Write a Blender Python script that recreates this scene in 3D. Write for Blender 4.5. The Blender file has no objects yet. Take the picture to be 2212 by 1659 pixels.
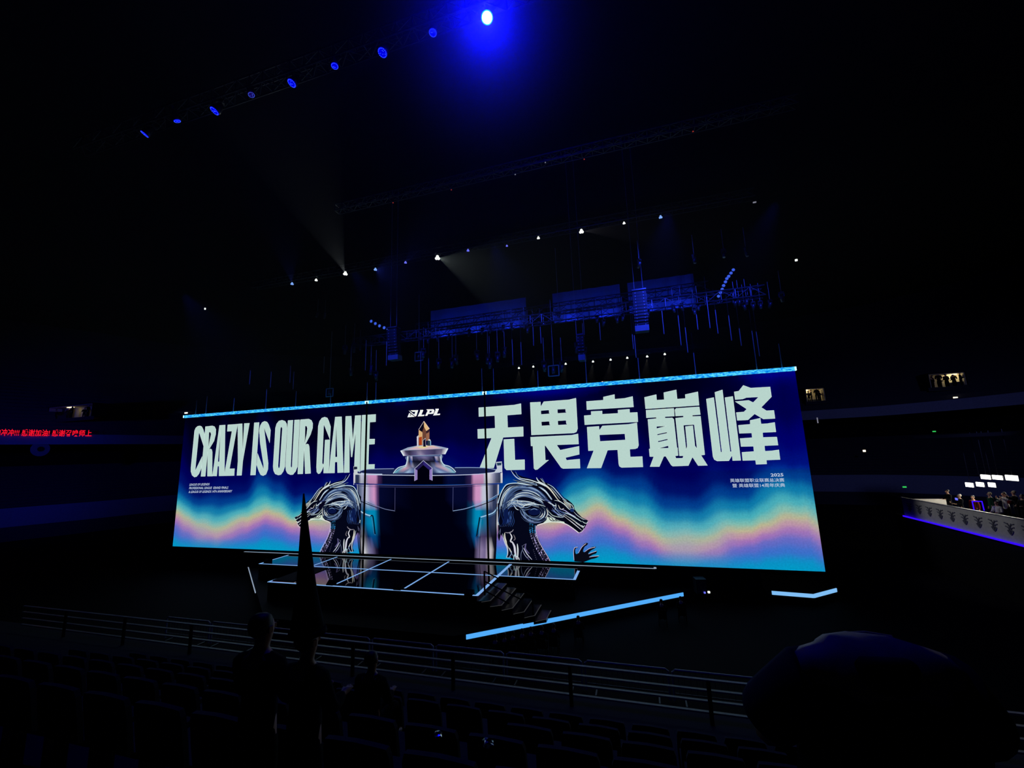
import bpy, bmesh, math, random
from mathutils import Vector, Matrix, noise
from mathutils.geometry import tessellate_polygon
random.seed(7)
SC = bpy.context.scene
COL = SC.collection
# ------------------------------------------------------------------ camera
CAM = Vector((0, 0, 9.6)); F = 888.0; CX, CY = 1106.0, 829.5
AX = Vector((0.95811047, -0.08004898, -0.27498452))
AY = Vector((0.28429591, 0.1496863, 0.94697933))
AZ = Vector((-0.03464332, -0.98548778, 0.16617361))
def ray(px, py):
    d = Vector((px - CX, py - CY, F)); return Vector((AX.dot(d), AY.dot(d), AZ.dot(d)))
def at(px, py, axis, val):
    """where the line of sight through a pixel of the photograph meets the real plane axis = val"""
    d = ray(px, py); return CAM + d * ((val - CAM[axis]) / d[axis])
cd = bpy.data.cameras.new('camera'); cam = bpy.data.objects.new('camera', cd); COL.objects.link(cam)
cd.sensor_width = 36; cd.lens = 36 * F / 2212; cd.clip_start = .05; cd.clip_end = 400
w = Matrix.Identity(4)
for i, a in enumerate((AX, AY, AZ)):
    w[i][0] = a[0]; w[i][1] = -a[1]; w[i][2] = -a[2]; w[i][3] = CAM[i]
cam.matrix_world = w; SC.camera = cam
# ------------------------------------------------------------------ world, exposure
vs = SC.view_settings; SC.display_settings.display_device = 'sRGB'
vs.view_transform = 'Standard'; vs.look = 'None'; vs.exposure = 0; vs.gamma = 1; vs.use_curve_mapping = False
wd = bpy.data.worlds.new('dark_hall'); SC.world = wd; wd.use_nodes = True
wd.node_tree.nodes['Background'].inputs[0].default_value = (0.02, 0.02, 1, 1)
wd.node_tree.nodes['Background'].inputs[1].default_value = 0.0010
cy = SC.cycles
cy.max_bounces = 4; cy.diffuse_bounces = 2; cy.glossy_bounces = 3; cy.transmission_bounces = 2; cy.volume_bounces = 0
cy.use_denoising = True; cy.sample_clamp_indirect = 3; cy.caustics_reflective = False; cy.caustics_refractive = False
# ------------------------------------------------------------------ large lights: blue wash over the rigging and stands, key on the players' box
def aim(o, tgt):
    d = (Vector(tgt) - o.location).normalized(); o.rotation_mode = 'QUATERNION'; o.rotation_quaternion = d.to_track_quat('-Z', 'Y')
def spot(loc, tgt, col, e, ang, blend=.5, r=.1, nm='beam'):
    ld = bpy.data.lights.new(nm, 'SPOT'); ld.energy = e; ld.color = col; ld.spot_size = math.radians(ang); ld.spot_blend = blend; ld.shadow_soft_size = r
    lo = bpy.data.objects.new(nm, ld); COL.objects.link(lo); lo.location = Vector(loc) + (Vector(tgt) - Vector(loc)).normalized() * .25; aim(lo, tgt); return lo
spot((-19, 24, 23.5), (-18, 31, 17.5), (.02, .05, 1), 1800, 70, 1, .3, 'wash'); spot((-8, 24, 23.5), (-7, 31, 17), (.02, .05, 1), 2000, 80, 1, .3, 'wash')
spot((3, 24, 23.5), (2, 31, 18), (.02, .05, 1), 3200, 75, 1, .3, 'wash'); spot((9, 25, 23.5), (7, 31, 19), (.02, .05, 1), 2400, 60, 1, .3, 'wash'); spot((-33, 22, 23), (-34, 30, 16), (.02, .05, 1), 2200, 70, 1, .3, 'wash')
spot((-62, 10, 14), (-84, 36, 12), (.02, .04, 1), 9000, 60, 1, .6, 'wash'); spot((20, 30, 14), (36, 72, 8), (.25, .3, 1), 5000, 60, 1, .6, 'wash')
spot((6, 38, 15), (20.5, 35.5, 4), (.85, .88, 1), 1900, 34, .6, .3, 'key')
# ------------------------------------------------------------------ materials
def lin(c):
    return tuple(((x / 255 / 12.92) if x <= 10 else ((x / 255 + .055) / 1.055) ** 2.4) for x in c)
MATS = {}
def pm(name, col, rough=.7, metal=0, spec=.5, bump=None):
    m = bpy.data.materials.new(name); m.use_nodes = True; nt = m.node_tree; b = nt.nodes['Principled BSDF']
    b.inputs['Roughness'].default_value = rough; b.inputs['Metallic'].default_value = metal
    b.inputs['Specular IOR Level'].default_value = spec
    n = nt.nodes.new('ShaderNodeTexNoise'); n.inputs['Scale'].default_value = bump or 6
    tc = nt.nodes.new('ShaderNodeTexCoord'); nt.links.new(tc.outputs['Object'], n.inputs['Vector'])
    r = nt.nodes.new('ShaderNodeValToRGB'); r.color_ramp.elements[0].color = (*[c * .8 for c in lin(col)], 1)
    r.color_ramp.elements[1].color = (*[min(1, c * 1.15) for c in lin(col)], 1)
    nt.links.new(n.outputs['Fac'], r.inputs['Fac']); nt.links.new(r.outputs['Color'], b.inputs['Base Color'])
    MATS[name] = m; return m
def em(name, col, st=1, sample=False, flecks=None):
    m = bpy.data.materials.new(name); m.use_nodes = True; nt = m.node_tree
    nt.nodes.remove(nt.nodes['Principled BSDF']); e = nt.nodes.new('ShaderNodeEmission')
    nt.links.new(e.outputs[0], nt.nodes['Material Output'].inputs['Surface'])
    e.inputs['Strength'].default_value = st
    if col is None:
        a = nt.nodes.new('ShaderNodeVertexColor'); a.layer_name = 'Col'
        tc = nt.nodes.new('ShaderNodeTexCoord'); n = nt.nodes.new('ShaderNodeTexNoise')
        n.inputs['Scale'].default_value = 9; n.inputs['Detail'].default_value = 1
        nt.links.new(tc.outputs['Object'], n.inputs['Vector'])
        mr = nt.nodes.new('ShaderNodeMapRange'); mr.inputs[1].default_value = .3; mr.inputs[2].default_value = .7
        mr.inputs[3].default_value = .93 if sample else .985; mr.inputs[4].default_value = 1.07 if sample else 1.015
        nt.links.new(n.outputs['Fac'], mr.inputs[0])
        mx = nt.nodes.new('ShaderNodeVectorMath'); mx.operation = 'SCALE'
        nt.links.new(a.outputs['Color'], mx.inputs[0]); nt.links.new(mr.outputs[0], mx.inputs['Scale'])
        nt.links.new(mx.outputs[0], e.inputs['Color'])
    elif flecks:
        tc = nt.nodes.new('ShaderNodeTexCoord'); mp = nt.nodes.new('ShaderNodeMapping')
        mp.inputs['Scale'].default_value = (2.4, 1, 7); n = nt.nodes.new('ShaderNodeTexNoise')
        n.inputs['Scale'].default_value = 2.2; n.inputs['Detail'].default_value = 3
        nt.links.new(tc.outputs['Object'], mp.inputs[0]); nt.links.new(mp.outputs[0], n.inputs['Vector'])
        r = nt.nodes.new('ShaderNodeValToRGB'); r.color_ramp.elements[0].position = .42; r.color_ramp.elements[1].position = .62
        r.color_ramp.elements[0].color = (*lin(col), 1); r.color_ramp.elements[1].color = (*lin(flecks), 1)
        nt.links.new(n.outputs['Fac'], r.inputs[0]); nt.links.new(r.outputs[0], e.inputs['Color'])
    else:
        e.inputs['Color'].default_value = (*lin(col), 1)
    m.cycles.emission_sampling = 'AUTO' if sample else 'NONE'
    MATS[name] = m; return m
M = MATS
pm('black_metal', (38, 38, 44), .45, .3); pm('grey_metal', (92, 94, 102), .35, .6); pm('pale_metal', (170, 172, 180), .4, .3)
pm('cable', (200, 200, 210), .5, .0)
pm('rail_metal', (135, 140, 150), .5, .15); pm('matte_black', (14, 14, 16), .9, 0, .1)
pm('deck', (6, 6, 8), .025, 0, .55); pm('stage_side', (7, 7, 9), .8, 0, .1); pm('stair', (8, 8, 11), .15, 0, .04); pm('floor', (12, 12, 15), .85, 0, .05)
pm('concrete', (48, 50, 60), .9, 0, .1); pm('fascia', (120, 122, 140), .7, 0, .2); pm('seat', (26, 30, 52), .7, 0, .2)
pm('skin', (200, 150, 120), .6); pm('hair', (18, 14, 12), .6); pm('navy_cloth', (34, 36, 62), .95, 0, .05, 40)
pm('black_cloth', (18, 18, 22), .95, 0, .05, 40); pm('green_cloth', (14, 52, 34), .9, 0, .1, 40); pm('white_cloth', (205, 200, 190), .9, 0, .1, 40)
pm('cream_cloth', (215, 195, 150), .9, 0, .1, 40); pm('red_cloth', (90, 20, 22), .9, 0, .1, 40); pm('scrim', (170, 172, 190), .9, 0, .05)
pm('board', (190, 186, 176), .8, 0, .2); pm('crest', (92, 92, 100), .8); pm('beige', (190, 175, 140), .8); pm('foil', (225, 230, 230), .22, 1, .5, 30)
pm('red_metal', (120, 30, 26), .5, .2)
em('screen', None, 1, True); em('art', None, 1, False)
em('letter', (184, 213, 204), 1); em('letter_small', (190, 205, 225), 1)
em('strip_blue', (0, 132, 236), 1.05, False, (92, 226, 250)); em('strip_end', (190, 245, 255), 1.5)
em('line_blue', (125, 172, 232), 1); em('line_pale', (150, 168, 190), .9); em('line_sky', (82, 172, 250), 1.0); em('line_ice', (128, 190, 245), 1.0)
em('lens_blue', (0, 0, 235), 1.0); em('lens_dot', (70, 110, 255), 1.0); em('lens_dim', (22, 5, 95), .8)
em('lens_white', (255, 255, 255), 6); em('lens_cyan', (0, 210, 255), 1.5); em('lamp_white', (245, 250, 240), 1.6); em('lamp_violet', (110, 115, 255), 1)
em('lamp_sky', (130, 175, 255), 1); em('dot_grey', (120, 120, 135), 1); em('dot_red', (150, 45, 35), 1); em('softbox', (255, 250, 235), 5.0, True); em('portal_lamp', (255, 240, 200), 2.0, True)
em('red_led', (255, 20, 45), 1.1); em('violet_led', (50, 10, 255), 1.2, True); em('green_sign', (50, 200, 90), 1)
em('stair_nose', (70, 72, 76), .55)
# ------------------------------------------------------------------ helpers
def tag(o, label=None, cat=None, group=None, kind=None):
    if label: o['label'] = label
    if cat: o['category'] = cat
    if group: o['group'] = group
    if kind: o['kind'] = kind
    return o
def empty(name, loc=(0, 0, 0), rz=0, label=None, cat=None, group=None, kind=None):
    o = bpy.data.objects.new(name, None); COL.objects.link(o); o.location = loc; o.rotation_euler.z = rz
    o.empty_display_size = .1
    return tag(o, label, cat, group, kind)
class MB:
    def __init__(s): s.bm = bmesh.new(); s.mats = []; s.cur = 0
    def mat(s, m):
        if m not in s.mats: s.mats.append(m)
        s.cur = s.mats.index(m); return s
    def face(s, pts):
        f = s.bm.faces.new([s.bm.verts.new(p) for p in pts]); f.material_index = s.cur; return f
    def box(s, c, d, rot=None):
        c = Vector(c); v = []
        for x in (-.5, .5):
            for y in (-.5, .5):
                for z in (-.5, .5):
                    q = Vector((x * d[0], y * d[1], z * d[2]))
                    if rot is not None: q = rot @ q
                    v.append(s.bm.verts.new(c + q))
        for a in ((0, 1, 3, 2), (4, 6, 7, 5), (0, 4, 5, 1), (2, 3, 7, 6), (0, 2, 6, 4), (1, 5, 7, 3)):
            f = s.bm.faces.new([v[i] for i in a]); f.material_index = s.cur
        return s
    def tube(s, pts, r, n=8, cap=True):
        pts = [Vector(p) for p in pts]; rings = []
        rs = r if isinstance(r, (list, tuple)) else [r] * len(pts)
        for i, p in enumerate(pts):
            d = (pts[min(i + 1, len(pts) - 1)] - pts[max(i - 1, 0)]).normalized()
            u = d.orthogonal().normalized() if i == 0 else (u - d * u.dot(d)).normalized()
            v = d.cross(u)
            rings.append([s.bm.verts.new(p + (u * math.cos(2 * math.pi * k / n) + v * math.sin(2 * math.pi * k / n)) * rs[i]) for k in range(n)])
        for a, b in zip(rings, rings[1:]):
            for k in range(n):
                f = s.bm.faces.new((a[k], a[(k + 1) % n], b[(k + 1) % n], b[k])); f.material_index = s.cur; f.smooth = n > 6
        if cap:
            f = s.bm.faces.new(rings[0][::-1]); f.material_index = s.cur; f = s.bm.faces.new(rings[-1]); f.material_index = s.cur
        return s
    def prism(s, poly, z0, z1):
        a = [s.bm.verts.new((x, y, z0)) for x, y in poly]; b = [s.bm.verts.new((x, y, z1)) for x, y in poly]
        n = len(poly)
        for k in range(n):
            f = s.bm.faces.new((a[k], a[(k + 1) % n], b[(k + 1) % n], b[k])); f.material_index = s.cur
        f = s.bm.faces.new(a[::-1]); f.material_index = s.cur; f = s.bm.faces.new(b); f.material_index = s.cur
        return s
    def build(s, name, mat=None, parent=None, loc=None):
        bmesh.ops.recalc_face_normals(s.bm, faces=s.bm.faces)
        me = bpy.data.meshes.new(name); s.bm.to_mesh(me); s.bm.free()
        for m in (s.mats or [mat]): me.materials.append(M[m])
        o = bpy.data.objects.new(name, me); COL.objects.link(o)
        if parent: o.parent = parent
        if loc: o.location = loc
        return o
def copy_tree(o, parent=None):
    c = o.copy(); COL.objects.link(c)
    if parent: c.parent = parent
    for ch in list(o.children): copy_tree(ch, c)
    return c
# ================================================================== LED WALL (flat screen, plane y = 30)
SY = 30.0; L, R_, B_, T_ = -42.68, 10.20, 2.05, 14.19
def sp(px, py):
    p = at(px, py, 1, SY); return (p.x, p.z)
def crop(x0, y0, s, pts): return [(x0 + a / s, y0 + b / s) for a, b in pts]
def lerp(a, b, t): return a + (b - a) * t
def interp(tab, x):
    if x <= tab[0][0]: return tab[0][1]
    for (a, u), (b, v) in zip(tab, tab[1:]):
        if x <= b:
            t = (x - a) / (b - a); t = t * t * (3 - 2 * t)
            return tuple(lerp(p, q, t) for p, q in zip(u, v)) if isinstance(u, tuple) else lerp(u, v, t)
    return tab[-1][1]
wall = empty('stage_screen', ((L + R_) / 2, SY, B_), 0, 'giant three-section LED screen glowing behind the stage, with white lettering and a dragon trophy', 'screen')
def attach(o, par=wall):
    o.parent = par; 
    if par is wall: o.location = (-(L + R_) / 2, -SY, -B_)
    return o
# --- background picture: control curve of the rainbow ridge (photograph pixels -> screen metres)
ridge = [sp(*p) for p in [(380, 1110), (404, 1122), (430, 1136), (467, 1147), (500, 1130), (528, 1120), (573, 1105), (600, 1112), (640, 1126), (690, 1126), (760, 1120), (860, 1115), (1000, 1118), (1090, 1122), (1183, 1130), (1240, 1112), (1290, 1098), (1340, 1116), (1385, 1137), (1440, 1160), (1500, 1172), (1540, 1165), (1585, 1146), (1620, 1140), (1650, 1124), (1693, 1114), (1741, 1119), (1770, 1140)]]
plume = [(sp(x, 1050)[0], k) for x, k in [(375, 1.15), (420, 1.5), (480, 1.25), (520, 1.5), (557, .95), (600, 1.2), (640, 1.6), (700, 1.5), (1090, 1.1), (1180, 1.5), (1290, 1.05), (1340, 1.15), (1400, 1.0), (1470, 1.75), (1540, 1.2), (1600, 1.1), (1690, .95), (1730, 1.1), (1770, 1.0)]]
ramp = [(-9.5, (0, 0, 22)), (-6.5, (0, 0, 50)), (-4.6, (0, 0, 84)), (-3.3, (0, 14, 100)), (-2.4, (0, 58, 138)), (-1.55, (12, 120, 168)), (-.85, (70, 172, 184)), (-.4, (128, 186, 172)), (0, (186, 180, 144)), (.36, (190, 146, 164)), (.75, (160, 112, 182)), (1.25, (98, 104, 194)), (1.8, (58, 110, 200)), (2.4, (16, 138, 196)), (3.0, (0, 158, 196))]
soft = [(sp(x, 1130)[0], k) for x, k in [(375, .1), (426, .85), (467, .7), (500, .4), (573, 0), (640, .2), (690, .5), (1183, .2), (1290, .1), (1340, 0), (1400, .3), (1480, .95), (1545, .6), (1590, .1), (1640, 0), (1693, .1), (1770, .3)]]
glow = [(sp(1180, 850)[0], 4.5, 95), (sp(1690, 810)[0], 3.0, 80), (sp(870, 880)[0], 2.5, 40), (sp(690, 890)[0], 3, 35)]  # bluish spill of the top light strip, painted into the picture colours
def bgcol(x, z):
    r = interp(ridge, x); n = noise.noise(Vector((x * .28, z * .2, 1.7))); n2 = noise.noise(Vector((x * .9, z * .5, 5.1)))
    t = (r + n * .35 + n2 * .2) - z
    if t < 0: t *= interp(plume, x) * (1 + .18 * noise.noise(Vector((x * .55, 3.3, 0))))
    sf = interp(soft, x) + .35 * noise.noise(Vector((x * .7, z * .1, 9))); sf = max(0, min(1, sf)); t *= .95 - .3 * sf
    c = interp(ramp, t); g2 = sf * .42 * math.exp(-(t / 1.3) ** 2); c = tuple(lerp(u, v, g2) for u, v in zip(c, (132, 170, 186)))
    hb = z - B_
    if hb < .9:
        k = 1 - hb / .9; k *= .75; c = tuple(lerp(a, b, k) for a, b in zip(c, (0, 152, 196)))
    top = T_ - z; c = list(c)
    for gx, gw, ga in glow:
        c[2] += ga * math.exp(-((x - gx) / gw) ** 2) * math.exp(-max(0, top - .2) / .7)
    if top < 1.2 and c[2] < 60: c[2] *= .7 + .3 * top / 1.2
    rx = R_ - x                                   # the picture turns bluer towards its right end
    if z > 8 and rx < 9: c[2] += (1 - rx / 9) * 22
    return tuple(min(255, v) for v in c)
def color_mesh(name, verts, faces, cols, mat='art', parent=wall):
    me = bpy.data.meshes.new(name); me.from_pydata(verts, [], faces); me.materials.append(M[mat])
    ca = me.color_attributes.new('Col', 'FLOAT_COLOR', 'POINT')
    for i, c in enumerate(cols): ca.data[i].color = (*lin(c), 1)
    o = bpy.data.objects.new(name, me); COL.objects.link(o); return attach(o, parent)
NX, NZ = 190, 60
vv, cc, ff = [], [], []
for j in range(NZ + 1):
    for i in range(NX + 1):
        x = lerp(L, R_, i / NX); z = lerp(B_, T_, j / NZ); vv.append((x, SY - .001, z)); cc.append(bgcol(x, z))
for j in range(NZ):
    for i in range(NX):
        a = j * (NX + 1) + i; ff.append((a, a + 1, a + NX + 2, a + NX + 1))
disp = color_mesh('display_surface', vv, ff, cc, 'screen')
mb = MB().box(((L + R_) / 2, SY + .3, (B_ + T_) / 2), (R_ - L, .55, T_ - B_)); attach(mb.build('screen_housing', 'matte_black'))
for x, x2 in ((-21.57, -21.6), (-10.93, -10.93)):
    mb = MB(); mb.tube([(x2, SY - .14, B_ - .1), (x, SY - .14, T_ + .16)], .075, 8); attach(mb.build('panel_seam', 'matte_black'))
for a, b in ((L, -21.7), (-21.44, -11.05), (-10.8, R_)):
    mb = MB().box(((a + b) / 2, SY - .06, T_ + .12), (b - a, .22, .25)); attach(mb.build('top_light_strip', 'strip_blue'))
    mb = MB()
    for e in (a, b): mb.box((e, SY - .07, T_ + .12), (.1, .23, .24))
    attach(mb.build('strip_end_cap', 'strip_end'))
# --- artwork layers: flat polygons of the picture, millimetres apart on the screen
class Art:
    def __init__(s, lay): s.v = []; s.f = []; s.c = []; s.lay = lay * .006; s.k = 0
    def _p(s, p):
        x, z = sp(*p)
        return (x, SY - .01 - s.lay - s.k * .0004, max(z, B_ + .004))
    def poly(s, pts, col, holes=()):
        s.k += 1
        loops = [[Vector((*p, 0)) for p in pts]] + [[Vector((*p, 0)) for p in h] for h in holes]
        tris = tessellate_polygon(loops); flat = [p for l in loops for p in l]; b = len(s.v)
        s.v += [s._p((p.x, p.y)) for p in flat]
        s.c += ([col] * len(flat)) if not callable(col) else [col(p.x, p.y) for p in flat]
        s.f += [(b + a, b + q, b + r) for a, q, r in tris]
    def grid(s, rows):
        """rows: list of lists of (x, y, colour) with equal length"""
        s.k += 1; b = len(s.v); n = len(rows[0])
        for r in rows:
            for x, y, c in r: s.v.append(s._p((x, y))); s.c.append(c)
        for j in range(len(rows) - 1):
            for i in range(n - 1): a = b + j * n + i; s.f.append((a, a + 1, a + n + 1, a + n))
    def stroke(s, pts, w, col, col2=None, taper=True, sub=5):
        s.k += 1; P = cr(pts, sub); n = len(P); b = len(s.v)
        for i, (x, y) in enumerate(P):
            a = P[max(0, i - 1)]; c = P[min(n - 1, i + 1)]; dx, dy = c[0] - a[0], c[1] - a[1]; l = math.hypot(dx, dy) or 1
            t = i / (n - 1); ww = w * ((math.sin(math.pi * min(1, max(0, t * .94 + .03))) ** .6) if taper is True else (1 - t) ** .7 if taper == 'end' else 1) / 2 + .02
            q = col if col2 is None else tuple(lerp(u, v, t) for u, v in zip(col, col2))
            s.v += [s._p((x - dy / l * ww, y + dx / l * ww)), s._p((x + dy / l * ww, y - dx / l * ww))]; s.c += [q, q]
        for i in range(n - 1): a = b + 2 * i; s.f.append((a, a + 1, a + 3, a + 2))
    def build(s, name, parent=wall, mirror=None):
        v = s.v
        if mirror is not None: v = [(2 * mirror - x, y, z) for x, y, z in v]
        return color_mesh(name, v, s.f, s.c, 'art', parent)
def cr(pts, sub=5):
    if len(pts) < 3: 
        a, b = pts[0], pts[-1]; return [(lerp(a[0], b[0], i / sub), lerp(a[1], b[1], i / sub)) for i in range(sub + 1)]
    out = []
    for i in range(len(pts) - 1):
        p0 = pts[max(0, i - 1)]; p1 = pts[i]; p2 = pts[i + 1]; p3 = pts[min(len(pts) - 1, i + 2)]
        for k in range(sub):
            t = k / sub; out.append(tuple(.5 * ((2 * b) + (-a + c) * t + (2 * a - 5 * b + 4 * c - d) * t * t + (-a + 3 * b - 3 * c + d) * t ** 3) for a, b, c, d in zip(p0, p1, p2, p3)))
    out.append(pts[-1]); return out
WH = (236, 244, 246); LT = (184, 212, 204)
def smooth_closed(pts, sub=1): return pts
def glyph(name, x0, y0, s, items, lay=0, outline=.34, col=LT, edge=(222, 242, 240)):
    """items: (outline, [holes]); each letter gets a thin brighter rim as on the LED wall"""
    a = Art(lay)
    for pts, holes in items:
        P = crop(x0, y0, s, pts); H = [crop(x0, y0, s, h) for h in holes]; a.poly(P, col, H)
        if outline:
            for lp in [P] + H:
                for p, q in zip(lp, lp[1:] + lp[:1]):
                    a.stroke([p, q], outline, edge, None, False, 1); a.k = 1
    return a.build(name)
CA = (400, 880, 8.295); CB = (580, 870, 7.9)
glyph('headline_letters', *CA, [
 ([(105,1080),(170,420),(190,370),(225,338),(268,330),(300,345),(325,395),(350,480),(332,692),(250,440),(180,1140),(306,880),(295,1080),(250,1190),(205,1242),(165,1250),(125,1215),(105,1150)], []),
 ([(365,345),(490,330),(530,345),(553,395),(550,480),(520,600),(425,760),(455,742),(478,755),(488,800),(485,1195),(492,1232),(400,1233),(405,790),(363,1235),(283,1237)], [[(430,440),(455,445),(467,480),(450,560),(415,730)]]),
 ([(617,322),(720,315),(706,1170),(706,1226),(608,1228),(608,1053),(583,1053),(568,1230),(490,1230)], [[(637,400),(613,975),(588,975)]]),
 ([(765,312),(940,300),(935,340),(797,1100),(887,1097),(880,1222),(710,1226),(712,1160),(840,425),(755,430)], []),
 ([(944,298),(1025,292),(1033,800),(1060,288),(1155,283),(1035,960),(1013,1218),(927,1220),(948,960)], [])])
glyph('headline_letters', *CA, [
 ([(1240,275),(1328,270),(1262,1212),(1172,1214)], []),
 ([(1330,420),(1345,330),(1380,270),(1425,248),(1470,262),(1500,310),(1533,410),(1515,637),(1410,345),(1425,450),(1490,1000),(1485,1110),(1450,1200),(1400,1225),(1355,1210),(1320,1140),(1283,1030),(1300,825),(1412,1120),(1405,1020),(1345,640)], [])])
glyph('headline_letters', *CB, [
 ([(80,1090),(120,430),(140,360),(180,310),(235,297),(285,315),(312,360),(320,430),(280,1090),(255,1170),(215,1225),(170,1235),(115,1215),(88,1160)], [[(165,1080),(205,440),(215,412),(228,412),(238,440),(195,1090),(185,1120),(172,1115)]]),
 ([(333,303),(420,297),(380,1080),(390,1115),(403,1090),(445,295),(533,290),(495,1090),(465,1170),(420,1225),(375,1230),(325,1205),(298,1150),(292,1080)], []),
 ([(548,288),(690,277),(735,300),(757,350),(755,430),(720,540),(625,720),(660,702),(685,710),(698,750),(722,1205),(628,1212),(607,770),(588,1213),(500,1216),(540,330)], [[(627,395),(655,400),(665,440),(655,530),(612,720),(622,600)]])])
glyph('headline_letters', *CB, [
 ([(820,1090),(850,400),(870,320),(910,262),(960,243),(1005,258),(1030,310),(1063,410),(1050,625),(945,365),(918,1030),(930,1055),(945,1040),(967,635),(1052,630),(1028,1190),(1028,1200),(940,1200),(945,1070),(910,1160),(880,1205),(850,1213),(825,1180)], []),
 ([(1140,243),(1250,238),(1280,1190),(1180,1195),(1175,1010),(1135,1012),(1130,1198),(1032,1200),(1062,900)], [[(1158,335),(1175,925),(1140,928)]]),
 ([(1318,232),(1415,227),(1440,655),(1480,220),(1578,215),(1560,1170),(1462,1175),(1490,490),(1428,925),(1412,925),(1382,490),(1382,1190),(1290,1193)], []),
 ([(1597,212),(1832,198),(1830,325),(1730,332),(1722,620),(1815,618),(1812,705),(1715,712),(1705,1053),(1812,1050),(1808,1165),(1570,1172)], [])])
CC = (1020, 830, 5.53); CD = (1380, 820, 5.53)
glyph('chinese_character', *CC, [
 ([(78,280),(500,248),(583,230),(588,357),(420,370),(425,518),(610,508),(612,622),(370,635),(258,1000),(90,1000),(232,642),(68,648),(65,538),(275,525),(270,375),(80,387)], []),
 ([(377,660),(502,653),(512,905),(627,900),(628,1020),(410,1025),(388,1000),(385,960)], [])])
glyph('chinese_character', *CC, [
 ([(693,218),(817,212),(818,270),(855,208),(1160,185),(1240,165),(1260,530),(1245,570),(1215,583),(708,607)], [[(820,315),(918,308),(920,345),(937,352),(823,360)], [(1018,300),(1115,295),(1117,330),(1135,340),(1020,348)], [(826,448),(922,443),(925,480),(943,490),(830,497)], [(1022,437),(1122,432),(1124,468),(1140,482),(1026,488)]]),
 ([(697,632),(1190,608),(1265,592),(1272,715),(1010,725),(1052,787),(1277,740),(1280,838),(1115,877),(1128,908),(1285,893),(1290,1003),(1085,1008),(1062,995),(875,732),(867,735),(875,908),(915,905),(780,1018),(755,1022),(738,1005),(725,738),(702,738)], [])])
glyph('chinese_character', *CC, [
 ([(1365,205),(1567,190),(1567,152),(1700,122),(1703,178),(1820,168),(1917,145),(1928,272),(1370,305)], []),
 ([(1337,375),(1422,368),(1420,325),(1553,318),(1553,358),(1743,347),(1740,308),(1880,297),(1882,340),(1973,335),(1980,450),(1345,485)], []),
 ([(1372,512),(1515,502),(1518,552),(1555,497),(1870,478),(1968,460),(1988,730),(1975,762),(1945,772),(1882,777),(1888,868),(2032,863),(2040,988),(1785,995),(1758,980),(1750,950),(1737,783),(1618,788),(1540,1000),(1372,1002),(1452,792),(1388,795)], [[(1520,605),(1823,592),(1830,665),(1527,682)]])])
glyph('chinese_character', *CD, [
 ([(67,212),(208,178),(213,245),(303,240),(297,155),(447,122),(458,232),(557,225),(553,178),(705,145),(720,308),(80,350)], []),
 ([(85,365),(418,343),(424,437),(312,443),(313,460),(400,456),(418,475),(455,810),(462,815),(470,908),(432,912),(445,940),(522,938),(533,910),(485,912),(438,460),(532,450),(532,432),(438,436),(430,360),(445,343),(722,325),(735,418),(638,425),(640,440),(737,437),(788,898),(742,903),(820,1025),(708,1028),(640,925),(592,1028),(405,1035),(385,1020),(320,915),(298,918),(245,1040),(133,1040),(178,920),(130,920),(122,828),(135,825),(107,475),(210,465),(208,450),(90,457)],
  [[(212,560),(330,553),(212,585)], [(218,652),(335,627),(338,640),(222,665)], [(227,735),(343,708),(346,722),(230,748)], [(352,790),(354,817),(232,822)], [(532,545),(660,537),(695,825),(670,790),(645,550),(555,560),(577,800),(565,835)]])])
glyph('chinese_character', *CD, [
 ([(805,232),(895,213),(978,868),(992,866),(907,152),(998,122),(1090,862),(1105,862),(1028,215),(1122,200),(1218,965),(1120,968),(1113,905),(1075,970),(935,973),(900,955),(885,920)], []),
 ([(1138,147),(1193,137),(1247,68),(1335,100),(1568,87),(1585,205),(1462,332),(1525,372),(1613,367),(1627,465),(1487,472),(1382,410),(1303,482),(1175,488),(1163,393),(1255,385),(1288,352),(1150,262),(1310,247),(1365,273),(1430,208),(1285,215),(1240,233),(1150,240)], []),
 ([(1188,545),(1330,533),(1328,487),(1450,460),(1460,530),(1535,525),(1622,510),(1638,625),(1478,633),(1483,690),(1648,685),(1663,783),(1500,790),(1507,855),(1590,850),(1672,838),(1687,955),(1523,962),(1528,1008),(1400,1013),(1392,963),(1240,967),(1230,868),(1375,858),(1368,797),(1220,800),(1208,703),(1353,693),(1347,638),(1200,643)], [])])
CL = (840, 870, 8.508); WC = (240, 243, 240)
glyph('league_logo', *CL, [
 ([(342,267),(375,188),(480,258)], [[(388,208),(416,232),(384,234)]]), ([(395,140),(542,135),(508,242),(470,212),(488,165),(440,168)], []), ([(365,138),(505,240),(492,254),(398,180)], []),
 ([(572,133),(625,130),(635,140),(600,222),(658,218),(648,245),(532,252),(578,150)], []),
 ([(690,122),(820,118),(838,140),(825,195),(800,205),(725,208),(708,240),(665,243),(712,148)], [[(755,150),(795,148),(780,178),(742,182)]]),
 ([(850,112),(915,108),(922,115),(885,205),(945,198),(940,225),(815,235),(862,130)], [])], 0, 0, WC)
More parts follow.
